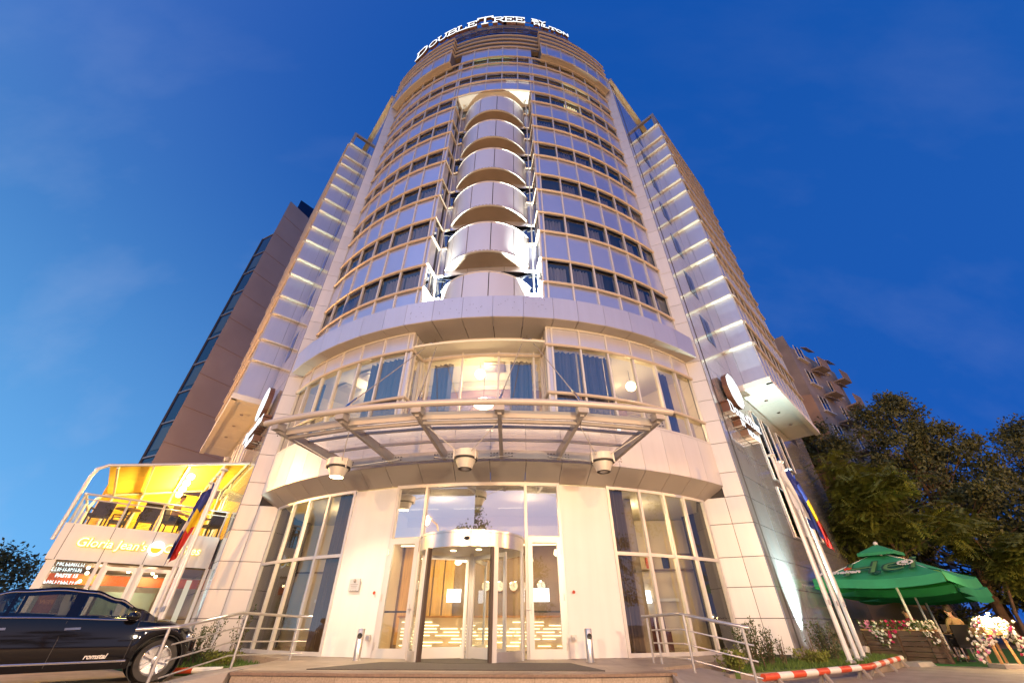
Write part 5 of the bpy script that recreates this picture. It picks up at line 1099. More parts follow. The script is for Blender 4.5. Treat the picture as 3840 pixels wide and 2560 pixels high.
    m = Matrix.Rotation(R(70), 3, 'Y'); b_(MB().tube([Vector((.62, .38, 1.0)) + m @ Vector((.18 * math.cos(k * .4488), .18 * math.sin(k * .4488), 0)) for k in range(15)], .014, 6), 'steering_wheel', 'black')
    for cx in (-WB, WB):
        for s in (-1, 1):
            c = Vector((cx, s * .80, WR)); m = Matrix.Rotation(R(90) * -s, 3, 'X')
            wl_ = b_(MB().lathe([(.235, -.1), (.33, -.11), (WR, -.06), (WR, .06), (.33, .11), (.235, .1), (.235, -.1)], c, 40, m), 'wheel', 'rubber', smooth=True)
            rim = MB().lathe([(.235, -.1), (.25, .095), (.235, .105), (.225, .09), (.215, -.05), (1e-5, -.06)], c, 40, m); rm = b_(rim, 'rim', 'silver', wl_, smooth=True)
            sp = MB()
            for k in range(5):
                for dv in (-.17, .17):
                    a = 2 * math.pi * k / 5 + dv; a2 = 2 * math.pi * k / 5 + dv * 1.0
                    p, q = m @ Vector((.05 * math.cos(2 * math.pi * k / 5), .05 * math.sin(2 * math.pi * k / 5), .075)), m @ Vector((.228 * math.cos(a2), .228 * math.sin(a2), .085))
                    sp.bar(c + p, c + q, .045, .04, m @ Vector((0, 0, 1)))
            sp.lathe([(.065, .05), (.06, .1), (1e-5, .105)], c, 16, m); b_(sp, 'spokes', 'silver', wl_)
            b_(MB().lathe([(WR + .07, -.16), (WR + .07, .10), (WR + .06, .10), (WR + .06, -.16)], c, 30, m), 'wheel_well', 'black', body)
    for s in (-1, 1):
        b_(MB().sphere((1.97, s * .66, .70), .15, 14, .7).xf(Matrix.Identity(4)), 'headlight', 'chrome', smooth=True); b_(MB().box((-2.5, s * .62, .86), (.2, .3, .14)), 'taillight', 'redp')
        mr_ = MB().sphere((.92, s * 1.05, 1.06), .115, 14, .7); mr_.bar((.95, s * .9, 1.0), (.92, s * 1.05, 1.04), .05, .04); b_(mr_, 'wing_mirror', 'carpaint', smooth=True)
        for x in (.12, -.86): b_(MB().bar((x - .12, s * (lerp(wid, x) * .99 + .02), .86), (x + .1, s * (lerp(wid, x) * .99 + .02), .87), .03, .035), 'door_handle', 'chrome', smooth=True)
        for x in (1.06, -.02, -1.0): b_(MB().tube([(x, s * (lerp(wid, x) * 1.003), .30), (x, s * (lerp(wid, x) * 1.008), .62), (x, s * (lerp(wid, x) * .955), .98)], .006, 5), 'door_seam', 'joint')
    b_(MB().box((2.19, 0, .58), (.06, 1.0, .16)), 'grille', 'chrome'); b_(MB().box((2.22, 0, .36), (.03, .52, .11)), 'number_plate', 'whitep')
    tx = textmb('romstal', .105, .01, .003, .25); tx.xf(basis((.62, -.955, .44), (1, 0, 0), (0, 0, 1))); b_(tx, 'door_lettering', 'lettr')
    return t
the_car = car()
dl = Matrix.Translation((-9.70, 10.62, 0)) @ Matrix.Rotation(R(41), 4, 'Z')
person('person in a white shirt sitting inside the black car', dl @ Vector((-.02, .42, .33)), R(41 + 90), 'shirtw', 'hair', I4, .76)

# ------------------------------------------------------------------ flagpoles and flags
def polepos(az, d): return (d * math.sin(R(az)), d * math.cos(R(az)))
def flagpole(az, d, z0, z1, label, flag=None, flabel=None, seed=1, drop=2.6):
    x, y = polepos(az, d); t = thing('flagpole', label, 'flagpole', (x, y, z0), 0, 'white flagpoles')
    MB().tube([(x, y, z0), (x, y, z1)], [.062, .038], 14).build('pole', 'polew', t, smooth=True); MB().lathe([(.03, 0), (.11, .03), (.12, .06), (.07, .09), (1e-5, .1)], (x, y, z1 - .02), 18).build('finial', 'polew', t, smooth=True)
    MB().lathe([(.12, 0), (.12, .04), (.07, .06)], (x, y, z0), 16).build('base_plate', 'steel', t); MB().box((x, y - .06, z0 + 1.3), (.05, .06, .12)).build('cleat', 'steel', t); MB().tube([(x + .06, y - .03, z0 + 1.3), (x + .05, y - .03, z1 - .1)], .007, 5).build('halyard', 'lettr', t)
    if flag:
        rr2 = random.Random(seed); f = thing('flag', flabel, 'flag', (x, y, z1 - drop), 0, 'limp flags'); n, mrows = 20, 18; top, w = z1 - .18, 1.15
        V = []
        for i in range(mrows + 1):
            v = i / mrows; sg = 1 if az > 0 else -1
            for j in range(n + 1):
                u = j / n
                px = x + sg * (.05 + .34 * math.sin(u * 1.5) * (.35 + .65 * v) + .05 * math.sin(v * 11 + u * 4 + seed)); py = y - .07 - .09 * math.sin(v * 9 + seed + u * 3)
                V.append(Vector((px, py, top - u * drop * .82 - v * .55 * (1 - .3 * u))))
        bands = flag
        for bi, mt in enumerate(bands):
            j0, j1 = bi * n // len(bands), (bi + 1) * n // len(bands); mb = MB()
            for i in range(mrows):
                for j in range(j0, j1): a = i * (n + 1) + j; mb.quad(V[a], V[a + 1], V[a + n + 2], V[a + n + 1])
            mb.build('stripe', mt, f, smooth=True)
LB = 'second'
flagpole(-36.0, 16.0, .05, 5.07, 'tallest-looking white flagpole left of the tower, nearest the hotel wall', None)
flagpole(-36.2, 16.9, .05, 5.05, 'white flagpole with a blue, yellow and red flag beside the cafe sign', ('blue', 'yellow', 'red'), 'limp blue, yellow and red flag in front of the cafe', 3, 2.5)
flagpole(-36.6, 17.8, .05, 5.02, 'white flagpole with a blue and white flag, furthest left by the cafe', ('blue', 'whitef', 'blue'), 'limp blue and white flag hanging in front of the cafe sign', 5, 2.4)
flagpole(33.75, 15.7, .2, 5.6, 'white flagpole with a pale flag, nearest the right flank wall', ('whitef', 'lettr', 'whitef'), 'pale whitish flag blurred against the right flank wall', 2, 1.8)
flagpole(34.4, 16.7, .2, 5.61, 'white flagpole with a dark blue flag, between two other poles on the lawn', ('blue', 'blue', 'blue'), 'limp dark blue flag on the middle pole of the lawn', 7, 2.3)
flagpole(34.9, 17.8, .2, 5.6, 'white flagpole with a blue, yellow and red flag, nearest the green umbrella', ('blue', 'yellow', 'red'), 'limp blue, yellow and red flag on the pole nearest the green umbrella', 9, 2.6)

# ------------------------------------------------------------------ lawn, shrubs, barrier
def bed(pts, name, label, z0, z1, m, kerb):
    b = MB().prism(pts, z0, z1).build(name, m); tag(b, label, kind='structure')
lawn = [(4.75, 10.95), (7.3, 12.1), (9.9, 13.6), (11.9, 15.5), (11.7, 16.9), (12.5, 18.4), (10.9, 18.2), (8.1, 15.2), (7.3, 14.3), (5.2, 11.9)]
bed(lawn, 'lawn', 'sloping strip of grass at the foot of the right flank', 0, .17, M['grass'], 1)
lawn2 = [(-7.3, 12.6), (-8.6, 12.2), (-12.2, 15.0), (-11.2, 16.6), (-9.6, 15.6), (-6.6, 13.9)]
bed(lawn2, 'lawn', 'small grass bed between the left ramp and the cafe', 0, .14, M['grass'], 1)
kr = MB().sweep([(4.6, 10.9), (7.3, 11.95), (10.0, 13.5), (12.1, 15.5), (11.9, 16.9)], [(0, 0), (0, .15), (-.14, .15), (-.14, 0)]); tag(kr.build('kerb', M['kerb']), 'worn stone kerb along the right lawn', kind='structure')
def blades(pts, n, h, z, seed, m='leaf'):
    rr2 = random.Random(seed); mb = MB()
    xs = [p[0] for p in pts]; ys = [p[1] for p in pts]
    def inside(x, y):
        c = False; j = len(pts) - 1
        for i in range(len(pts)):
            if (pts[i][1] > y) != (pts[j][1] > y) and x < (pts[j][0] - pts[i][0]) * (y - pts[i][1]) / (pts[j][1] - pts[i][1]) + pts[i][0]: c = not c
            j = i
        return c
    while n > 0:
        x, y = rr2.uniform(min(xs), max(xs)), rr2.uniform(min(ys), max(ys))
        if not inside(x, y): continue
        n -= 1; a = rr2.uniform(0, 6.28); w = .012; hh = h * rr2.uniform(.5, 1.3); dx, dy = math.cos(a), math.sin(a); lx, ly = rr2.uniform(-.04, .04), rr2.uniform(-.04, .04)
        mb.add([(x - dx * w, y - dy * w, z), (x + dx * w, y + dy * w, z), (x + lx, y + ly, z + hh)], [(0, 1, 2)])
    return mb
tag(blades(lawn, 7000, .09, .17, 1).build('grass', mat('grass blade', (.09, .15, .025), .9, 0, .3, 2)), 'short grass blades on the right lawn', kind='stuff')
tag(blades(lawn2, 2500, .09, .14, 2).build('grass', mat('grass blade', (.09, .15, .025), .9, 0, .3, 2)), 'short grass blades on the left bed', kind='stuff')
def leafq(mb, p, s, rr2, up=.3, asp=.5):
    d = Vector((rr2.gauss(0, 1), rr2.gauss(0, 1), rr2.gauss(0, 1) + up)).normalized(); e = d.orthogonal().normalized(); e = (Matrix.Rotation(rr2.uniform(0, 6.28), 3, d) @ e) * s * asp
    d = d * s; mb.add([p, p + d * .5 + e * .5, p + d, p + d * .5 - e * .5], [(0, 1, 2, 3)])
def shrub(x, y, z, h, w, n, seed, label, m='leaf', name='shrub', leaf=.055, stems=14, cat='shrub', group='shrubs by the hotel'):
    rr2 = random.Random(seed); t = thing(name, label, cat, (x, y, z), 0, group); st, lf = MB(), MB()
    for i in range(stems):
        a = rr2.uniform(0, 6.28); r0 = w * .25 * rr2.random(); r1 = w * .5 * rr2.uniform(.3, 1.0); hh = h * rr2.uniform(.55, 1.0)
        p0 = Vector((x + r0 * math.cos(a), y + r0 * math.sin(a), z)); p1 = Vector((x + r1 * math.cos(a), y + r1 * math.sin(a), z + hh)); st.tube([p0, p0.lerp(p1, .5) + Vector((0, 0, .03)), p1], [.012, .008, .003], 5)
        for k in range(n // stems): q = p0.lerp(p1, rr2.uniform(.12, 1.02)); leafq(lf, q + Vector((rr2.gauss(0, .03), rr2.gauss(0, .03), rr2.gauss(0, .02))), leaf * rr2.uniform(.6, 1.3), rr2, .6)
    st.build('stems', 'bark', t); lf.build('foliage', m, t); return t
shrub(5.78, 11.95, .17, .95, .75, 1500, 11, 'leafy upright shrub beside the right handrail'); shrub(6.38, 12.6, .17, .80, .5, 800, 12, 'smaller upright shrub touching the one beside the right handrail')
shrub(8.95, 14.1, .17, .95, .95, 1800, 13, 'dense dark green shrub at the foot of the white flagpoles')
yl = mat('golden juniper leaf', (.15, .17, .02), .7, 0, .3, 4)
shrub(4.95, 11.35, .17, .38, .8, 900, 14, 'low golden juniper at the top of the right ramp', yl, 'juniper', .07, 20); shrub(7.75, 13.15, .17, .3, 1.0, 900, 15, 'low golden juniper spreading in front of the right flank', yl, 'juniper', .07, 20)
for i, (x, y, h) in enumerate(((6.85, 12.75, .62), (7.15, 13.3, .55), (8.35, 13.9, .75))): shrub(x, y, .17, h, .25, 60, 20 + i, ('sparse dark-stemmed bush closest to the big upright shrub', 'sparse dark-stemmed bush just left of the spreading juniper', 'sparse dark-stemmed bush left of the flagpole shrub')[i], 'leaf', 'bush', .05, 5)
shrub(-8.55, 13.6, .14, 1.0, 1.1, 1500, 31, 'leafy shrub behind the left handrail in front of the pale pier'); shrub(-7.9, 14.3, .14, 1.35, .5, 260, 32, 'tall thin twig shrub lit from below by the left flank', 'leaf', 'bush', .07, 6)
shrub(-7.6, 13.3, .14, .32, 1.1, 1000, 33, 'low golden juniper behind the left handrail', yl, 'juniper', .07, 20)
def striped(a, b, label, z=.2, n=12, legs=4):
    a, b = Vector((*a, z)), Vector((*b, z)); t = thing('barrier_rail', label, 'barrier', (a.x, a.y, 0), 0, 'red and white barrier rails')
    for i in range(n): MB().tube([a.lerp(b, i / n), a.lerp(b, (i + 1) / n)], .058, 14).build('stripe', 'redp' if i % 2 == 0 else 'whitep', t, smooth=True)
    for i in range(legs): p = a.lerp(b, (i + .25) / (legs - .5)); d = (b - a).normalized(); s_ = Vector((d.y, -d.x, 0)); MB().bar(p, p + s_ * .14 - Vector((0, 0, z)), .07, .05).bar(p, p - s_ * .1 - Vector((0, 0, z)), .07, .05).build('foot', 'conc', t)
striped((4.75, 9.75), (8.4, 12.0), 'red and white striped tube rail in front of the right lawn', .2, 9, 3); striped((8.4, 12.0), (11.5, 14.9), 'red and white striped tube rail leading to the planter', .2, 8, 3)
striped((-8.2, 12.0), (-7.0, 12.35), 'short red and white striped tube behind the car wheel', .12, 2, 2)
tag(MB().hexa([(11.7, 14.6, 0), (12.6, 15.1, 0), (12.4, 15.5, 0), (11.5, 15.0, 0)], [(11.75, 14.7, .1), (12.5, 15.1, .1), (12.35, 15.4, .1), (11.6, 15.0, .1)]).build('kerb_block', M['conc']), 'loose concrete block at the end of the striped rail', 'block')

# ------------------------------------------------------------------ umbrella terrace on the right
tag(MB().prism([(12.2, 15.2), (13.6, 14.9), (20, 12.2), (26, 13), (26, 24), (14, 24)], 0, .012).build('turf', mat('artificial turf', (.03, .16, .02), .95, 0, .2, 30)), 'bright green artificial turf under the umbrellas', kind='structure')
def umbrella(cx, cy, half, zt, ze, label, rot, prints):
    t = thing('umbrella', label, 'umbrella', (cx, cy, 0), rot, 'big green square umbrellas'); L = WM[t.name]
    def b_(mb, n, m, p=None, **k): return mb.build(n, m, p or t, L, **k)
    top, low, vs = MB(), MB(), []
    C = [(-half, -half), (half, -half), (half, half), (-half, half)]; cs = .36
    def surf(u, v):   # u along the edge, v from the top (0) to the edge (1)
        return None
    for i in range(4):
        a, b = Vector((*C[i], 0)), Vector((*C[(i + 1) % 4], 0)); n = 8; mr_ = 6
        for j in range(mr_):
            for k in range(n):
                q = []
                for jj, kk in ((j, k), (j + 1, k), (j + 1, k + 1), (j, k + 1)):
                    v = .12 + .88 * jj / mr_; p = (a.lerp(b, kk / n)) * v; u = kk / n; sag = .12 * v * math.sin(math.pi * u) * (1 if v > .3 else .5)
                    q.append(Vector((p.x, p.y, zt - .22 - (zt - .22 - ze) * v ** .85 - sag * .9 + .03 * math.sin(7 * v + 5 * u))))
                top.quad(*q); low.quad(*[p - Vector((0, 0, .02)) for p in q][::-1])
        val = MB()
        for k in range(n):
            u0, u1 = k / n, (k + 1) / n; p, q = a.lerp(b, u0), a.lerp(b, u1); s0, s1 = .108 * math.sin(math.pi * u0), .108 * math.sin(math.pi * u1); z0_, z1_ = ze - s0 + .03 * math.sin(7 + 5 * u0), ze - s1 + .03 * math.sin(7 + 5 * u1)
            out = Vector(((a + b).x, (a + b).y, 0)).normalized() * .03
            val.quad((p.x, p.y, z0_), (q.x, q.y, z1_), Vector((q.x, q.y, z1_ - .26)) + out, Vector((p.x, p.y, z0_ - .26)) + out)
        b_(val, 'valance', 'green', smooth=True)
    cv = b_(top, 'canopy', 'green', smooth=True); b_(low, 'lit_underside', 'greenl', smooth=True)
    cap = MB()
    for i in range(4): a, b = Vector((*C[i], 0)) * .3, Vector((*C[(i + 1) % 4], 0)) * .3; cap.quad((0, 0, zt), (0, 0, zt), (a.x, a.y, zt - .3), (b.x, b.y, zt - .3)); cap.quad((a.x, a.y, zt - .3), (b.x, b.y, zt - .3), (b.x, b.y, zt - .4), (a.x, a.y, zt - .4))
    b_(cap, 'vent_cap', 'green'); b_(MB().sphere((0, 0, zt + .02), .07, 10), 'finial', 'whitep')
    b_(MB().tube([(0, 0, .02), (0, 0, zt - .1)], .04, 12), 'pole', 'polew'); b_(MB().box((0, 0, .05), (.8, .8, .1)), 'base', 'conc')
    for c in C: b_(MB().bar((0, 0, zt - .25), (c[0] * .97, c[1] * .97, ze - .05), .03, .03), 'rib', 'polew')
    if prints:
        def place(mb, mt, name, edge, u, v, yaw=0):
            a, b = Vector((*C[edge], 0)), Vector((*C[(edge + 1) % 4], 0)); p = a.lerp(b, u) * v; z = zt - .22 - (zt - .22 - ze) * v ** .85 - .108 * v * math.sin(math.pi * u)
            mid = (a + b) / 2; inw = Vector((-mid.x, -mid.y, 0)).normalized(); slope = (zt - .22 - ze) / half; up = Vector((inw.x, inw.y, slope * .85)).normalized(); ex = (b - a).normalized(); nrm_ = ex.cross(up)
            nn_ = ex.cross(up).normalized(); mt_ = basis(Vector((p.x, p.y, z)) + nn_ * .13, Matrix.Rotation(R(yaw), 3, nn_) @ ex, Matrix.Rotation(R(yaw), 3, nn_) @ up); mb.xf(mt_); b_(mb, name, mt, cv)
        place(textmb('Hei', 1.55, .02, .02, .1), 'greend', 'print_lettering', 0, .55, .70, 10); place(textmb('Hei', 1.55, .022, -.018, .1), 'greenp', 'print_highlight', 0, .562, .705, 10)
        place(textmb('Heineken', .34, .02, .008), 'lettr', 'print_lettering', 0, .2, .86); 
        stp = MB(); k = [((.14 if i % 2 == 0 else .06) * math.sin(i * math.pi / 5), (.14 if i % 2 == 0 else .06) * math.cos(i * math.pi / 5)) for i in range(10)]; stp.hexa([(x, y, 0) for x, y in k], [(x, y, .02) for x, y in k]); place(stp, 'star', 'print_star', 0, .22, .73)
        bd = MB()
        for i in range(18):
            a = i * 20; bd.box((.2 * math.cos(R(a)), .2 * math.sin(R(a)), 0), (.05, .04, .02), Matrix.Rotation(R(a), 3, 'Z'))
        bd.lathe([(.1, 0), (.1, .015), (.05, .015), (.05, 0)], (0, 0, 0), 14); place(bd, 'lettr', 'print_badge', 0, .88, .66)
        dr = MB().sphere((0, 0, 0), .14, 12, 1.4); dr.v = [Vector((p.x, p.y * 1, p.z * .15)) for p in dr.v]; place(dr, 'greend', 'print_drop', 0, .55, .9)
    return t
umbrella(13.75, 16.6, 1.85, 3.45, 2.34, 'nearest big green umbrella with printed lettering and a red star', R(-56), True)
umbrella(16.3, 19.0, 1.85, 3.25, 2.18, 'second big green umbrella, half hidden behind the nearest one', R(-58), False)
umbrella(18.9, 21.6, 1.85, 3.15, 2.1, 'furthest big green umbrella, only its pale green edge in view', R(-58), False)
def planter(a, b, w, h, label, seed, flab, cols):
    a, b = Vector((*a, 0)), Vector((*b, 0)); d = (b - a).normalized(); s_ = Vector((-d.y, d.x, 0)) * w; t = thing('planter_box', label, 'planter', (a + b) / 2, 0, 'wooden planters of the umbrella terrace')
    L_ = (b - a).length; zz = Vector((0, 0, 1))
    for i in range(6):
        z0_, z1_ = h * i / 6 + .008, h * (i + 1) / 6 - .008
        MB().hexa([a + zz * z0_, b + zz * z0_, b + s_ + zz * z0_, a + s_ + zz * z0_], [a + zz * z1_, b + zz * z1_, b + s_ + zz * z1_, a + s_ + zz * z1_]).build('plank', 'wood', t)
    for k in (0, .48, 1): p = a.lerp(b, k); MB().bar(p - s_ * .06, p - s_ * .06 + zz * h, .09, .05, d).build('batten', 'wood', t)
    MB().hexa([a - s_ * .1 + zz * h, b - s_ * .1 + zz * h, b + s_ * 1.1 + zz * h, a + s_ * 1.1 + zz * h], [a - s_ * .1 + zz * (h + .04), b - s_ * .1 + zz * (h + .04), b + s_ * 1.1 + zz * (h + .04), a + s_ * 1.1 + zz * (h + .04)]).build('top_board', 'woodl', t)
    rr2 = random.Random(seed); f = thing('petunias', flab, 'flowers', (a + b) / 2 + s_ * .5 + zz * h, 0, 'petunias spilling from the planters'); lf = MB(); fl = {}
    for i in range(int(420 * L_ / 3)):
        u = rr2.random(); k = rr2.random(); p = a.lerp(b, u) + s_ * rr2.uniform(-.25, 1.0); hang = max(0, .45 * math.sin(u * 9 + seed)) if k > .6 else 0
        p = p + zz * (h + rr2.uniform(.0, .26)) if not hang else a.lerp(b, u) - s_ * rr2.uniform(.15, .4) + zz * (h - rr2.uniform(0, hang))
        for q in range(3): leafq(lf, p, .09 * rr2.uniform(.6, 1.2), rr2, .2)
        if rr2.random() < .75:
            c = cols[min(len(cols) - 1, int(u * len(cols) + rr2.uniform(-.35, .35)))] if rr2.random() < .8 else 'petal'; mb = fl.setdefault(c, MB()); nrm_ = Vector((rr2.gauss(0, .6), -1 + rr2.gauss(0, .5), rr2.uniform(0, 1))).normalized(); e = nrm_.orthogonal().normalized(); g = nrm_.cross(e); r_ = .045 * rr2.uniform(.7, 1.2)
            pc = p - Vector((0, .03, 0)); ring = [pc + (e * math.cos(i2 * 1.2566) + g * math.sin(i2 * 1.2566)) * r_ + nrm_ * .02 for i2 in range(5)]; mb.add([pc] + ring, [(0, i2 + 1, (i2 + 1) % 5 + 1) for i2 in range(5)])
    lf.build('foliage', mat('petunia leaf', (.09, .13, .02), .6, 0, .3, 5), f); [mb.build({'magenta': 'magenta_blossoms', 'pink': 'pink_blossoms', 'petal': 'white_blossoms'}[c], c, f) for c, mb in fl.items()]
planter((12.35, 17.3), (13.45, 15.55), .35, .82, 'dark plank planter box nearest the flagpoles', 5, 'magenta and white petunias spilling over the nearest planter', ('pink', 'petal', 'magenta', 'magenta', 'petal', 'petal'))
planter((13.5, 15.6), (14.4, 17.2), .3, .80, 'dark plank planter box turning back beside the seated guest', 6, 'white petunias along the side planter', ('petal', 'petal', 'petal'))
fs = thing('flower_stand', 'orange wooden stand with a bright lamp and white petunias at the right edge', 'stand', (13.9, 14.35, 0))
for dx, dy in ((-.25, -.15), (.25, -.15), (-.25, .2), (.25, .2)): MB().bar((13.95 + dx, 14.35 + dy, 0), (13.95 + dx * .8, 14.35 + dy * .8, .86), .06, .06).build('leg', 'woodl', fs)
MB().box((13.95, 14.35, .84), (.62, .45, .16)).build('trough', 'woodl', fs); MB().box((13.95, 14.3, .05), (.7, .5, .1)).build('base', 'conc', fs)
MB().sphere((13.93, 14.2, 1.08), .1, 14).build('lamp', 'warm', fs, smooth=True); light('stand_light', 'POINT', (13.9, 13.95, 1.15), 260, (1, .72, .34), fs, size=.1)
f = thing('petunias', 'white and pink petunias around the bright lamp at the right edge', 'flowers', (14.1, 14.35, .92), 0, 'petunias spilling from the planters'); rr2 = random.Random(77); lf = MB(); fl = {}
for i in range(420):
    p = Vector((14.1 + rr2.gauss(0, .38), 14.3 + rr2.gauss(0, .16), .95 + rr2.gauss(0, .12)))
    if abs(p.x - 14.1) > .42: p.z -= abs(p.x - 14.1) * .7
    for q in range(2): leafq(lf, p, .08, rr2)
    c = 'petal' if rr2.random() < .8 else 'pink' if rr2.random() < .6 else 'magenta'; mb = fl.setdefault(c, MB()); ring = [p + Vector((.045 * math.cos(k * 1.2566), -.04 + .01 * k, .045 * math.sin(k * 1.2566))) for k in range(5)]; mb.add([p - Vector((0, .03, 0))] + ring, [(0, k + 1, (k + 1) % 5 + 1) for k in range(5)])
lf.build('foliage', mat('petunia leaf', (.09, .13, .02), .6), f); [mb.build({'magenta': 'magenta_blossoms', 'pink': 'pink_blossoms', 'petal': 'white_blossoms'}[c], c, f) for c, mb in fl.items()]
chair('terrace_chair', 'dark mesh chair of the guest in the beige shirt', 'chair', 'dark chairs under the umbrellas', (14.35, 15.75, .012), R(160), 'black', I4, 'chrome')
chair('terrace_chair', 'dark mesh chair facing the guest in the beige shirt', 'chair', 'dark chairs under the umbrellas', (15.6, 17.2, .012), R(-20), 'black', I4, 'chrome')
chair('terrace_chair', 'dark mesh chair of the guest behind the planter', 'chair', 'dark chairs under the umbrellas', (13.95, 17.0, .012), R(200), 'black', I4, 'chrome')
table('small wooden table between the seated guests under the umbrella', (14.9, 16.6, .012), I4, 'umbrella tables')
person('person in a beige shirt seated with their back to us under the umbrella', (14.35, 15.72, .012), R(170), 'shirt')
person('person in a maroon shirt half hidden behind the flower planter', (13.95, 16.95, .012), R(200), 'maroon', mat('straw hair', (.35, .24, .08), .8) and 'hair')
person('person seated in the middle of the cafe terrace seen from behind', cq(15.25, 1.62, 3.68), A45 + R(160), 'shirt', 'hair', H)

# ------------------------------------------------------------------ neighbouring buildings
bt_ = thing('office_tower', 'tall brown slab tower with a dark blue glazed edge behind the hotel', 'building', (-35, 38, 0))
def wq(az, d, z): return Vector((d * math.sin(R(az)), d * math.cos(R(az)), z))
a, b, c = wq(-42.6, 46, 0), wq(-30, 52, 0), wq(-43.45, 48.5, 0); hgt = 46 * .93 + 1
a2 = wq(-42.75, 46, 0)
MB().hexa([a, b, b + Vector((0, 14, 0)), a + Vector((-4, 14, 0))], [p + Vector((0, 0, 49.3)) for p in (a, b, b + Vector((0, 14, 0)), a + Vector((-4, 14, 0)))]).build('slab', 'brown', bt_)
js = MB(); 
for i in range(1, 14): z = 3.55 * i; d = (b - a).normalized(); js.bar(a + Vector((0, -.03, z)), b + Vector((0, -.03, z)), .05, .05)
js.build('slab_joints', mat('pale joint', (.36, .25, .22), .8), bt_)
g0, g1 = a + Vector((-.05, .3, 0)), c
for i in range(13):
    z0_, z1_ = 3.3 * i, 3.3 * i + 3.2
    w = MB().quad(g0 + Vector((0, 0, z0_)), g1 + Vector((0, 0, z0_)), g1 + Vector((0, 0, z1_)), g0 + Vector((0, 0, z1_))); pn = w.build('glass_panel', 'navy', bt_)
    if i in (3, 4, 6, 8, 9, 11): q0, q1 = g0.lerp(g1, .2), g0.lerp(g1, .8); o = Vector((.06, -.06, 0)); MB().quad(q0 + o + Vector((0, 0, z0_ + .5)), q1 + o + Vector((0, 0, z0_ + .5)), q1 + o + Vector((0, 0, z1_ - .5)), q0 + o + Vector((0, 0, z1_ - .5))).build('window', mat('dim window', (.05, .05, .06), .3), pn)
    MB().bar(g0 + Vector((.03, -.05, z1_)), g1 + Vector((.03, -.05, z1_)), .12, .12).build('transom', 'truss', bt_)
MB().bar(g1, g1 + Vector((0, 0, 42.9)), .2, .2).build('edge_trim', 'dark', bt_); MB().hexa([g0, g1, g1 + Vector((.6, 6, 0)), g0 + Vector((.6, 6, 0))], [p + Vector((0, 0, 42.7)) for p in (g0, g1, g1 + Vector((.6, 6, 0)), g0 + Vector((.6, 6, 0)))]).xf(Matrix.Translation((.3, .3, 0))).build('glass_core', 'dark', bt_)
p0, p1 = wq(-41.3, 48, 49.3), wq(-36, 49, 49.3); MB().hexa([p0, p1, p1 + Vector((0, 3, 0)), p0 + Vector((0, 3, 0))], [p0 + Vector((0, 0, 3.4)), p1 + Vector((0, 0, 3.4)), p1 + Vector((0, 3, 3.4)), p0 + Vector((0, 3, 3.4))]).build('glass_penthouse', 'navy', bt_)
ap = thing('apartment_block', 'weathered tan apartment block with balconies behind the right trees', 'building', (28, 36, 0))
e0 = wq(37.2, 40, 0); e1 = wq(40.35, 41, 0); e2 = wq(41.3, 62, 0); TOPZ = 41 * .56 + 1
MB().hexa([e0, e1, e1 + Vector((6, 9, 0)), e0 + Vector((0, 14, 0))], [p + Vector((0, 0, 17.5)) for p in (e0, e1, e1 + Vector((6, 9, 0)), e0 + Vector((0, 14, 0)))]).build('side_wall', 'stucco', ap)
MB().hexa([e0 + Vector((1, 1, 0)), e1, e2, e0 + Vector((0, 16, 0))], [p + Vector((0, 0, TOPZ)) for p in (e0 + Vector((1, 1, 0)), e1, e2, e0 + Vector((0, 16, 0)))]).build('main_block', 'grey', ap)
MB().bar(wq(37.1, 39.8, 0), wq(37.1, 39.8, 17), .25, .5).build('edge_pier', 'stucco', ap)
e1b = wq(43.5, 50, 0)
MB().hexa([e1, e1b, e1b + Vector((0, 8, 0)), e1 + Vector((0, 8, 0))], [p + Vector((0, 0, TOPZ - 1.2)) for p in (e1, e1b, e1b + Vector((0, 8, 0)), e1 + Vector((0, 8, 0)))]).build('balcony_front', 'grey', ap)
dA = (e1b - e1).normalized(); nA = Vector((dA.y, -dA.x, 0))
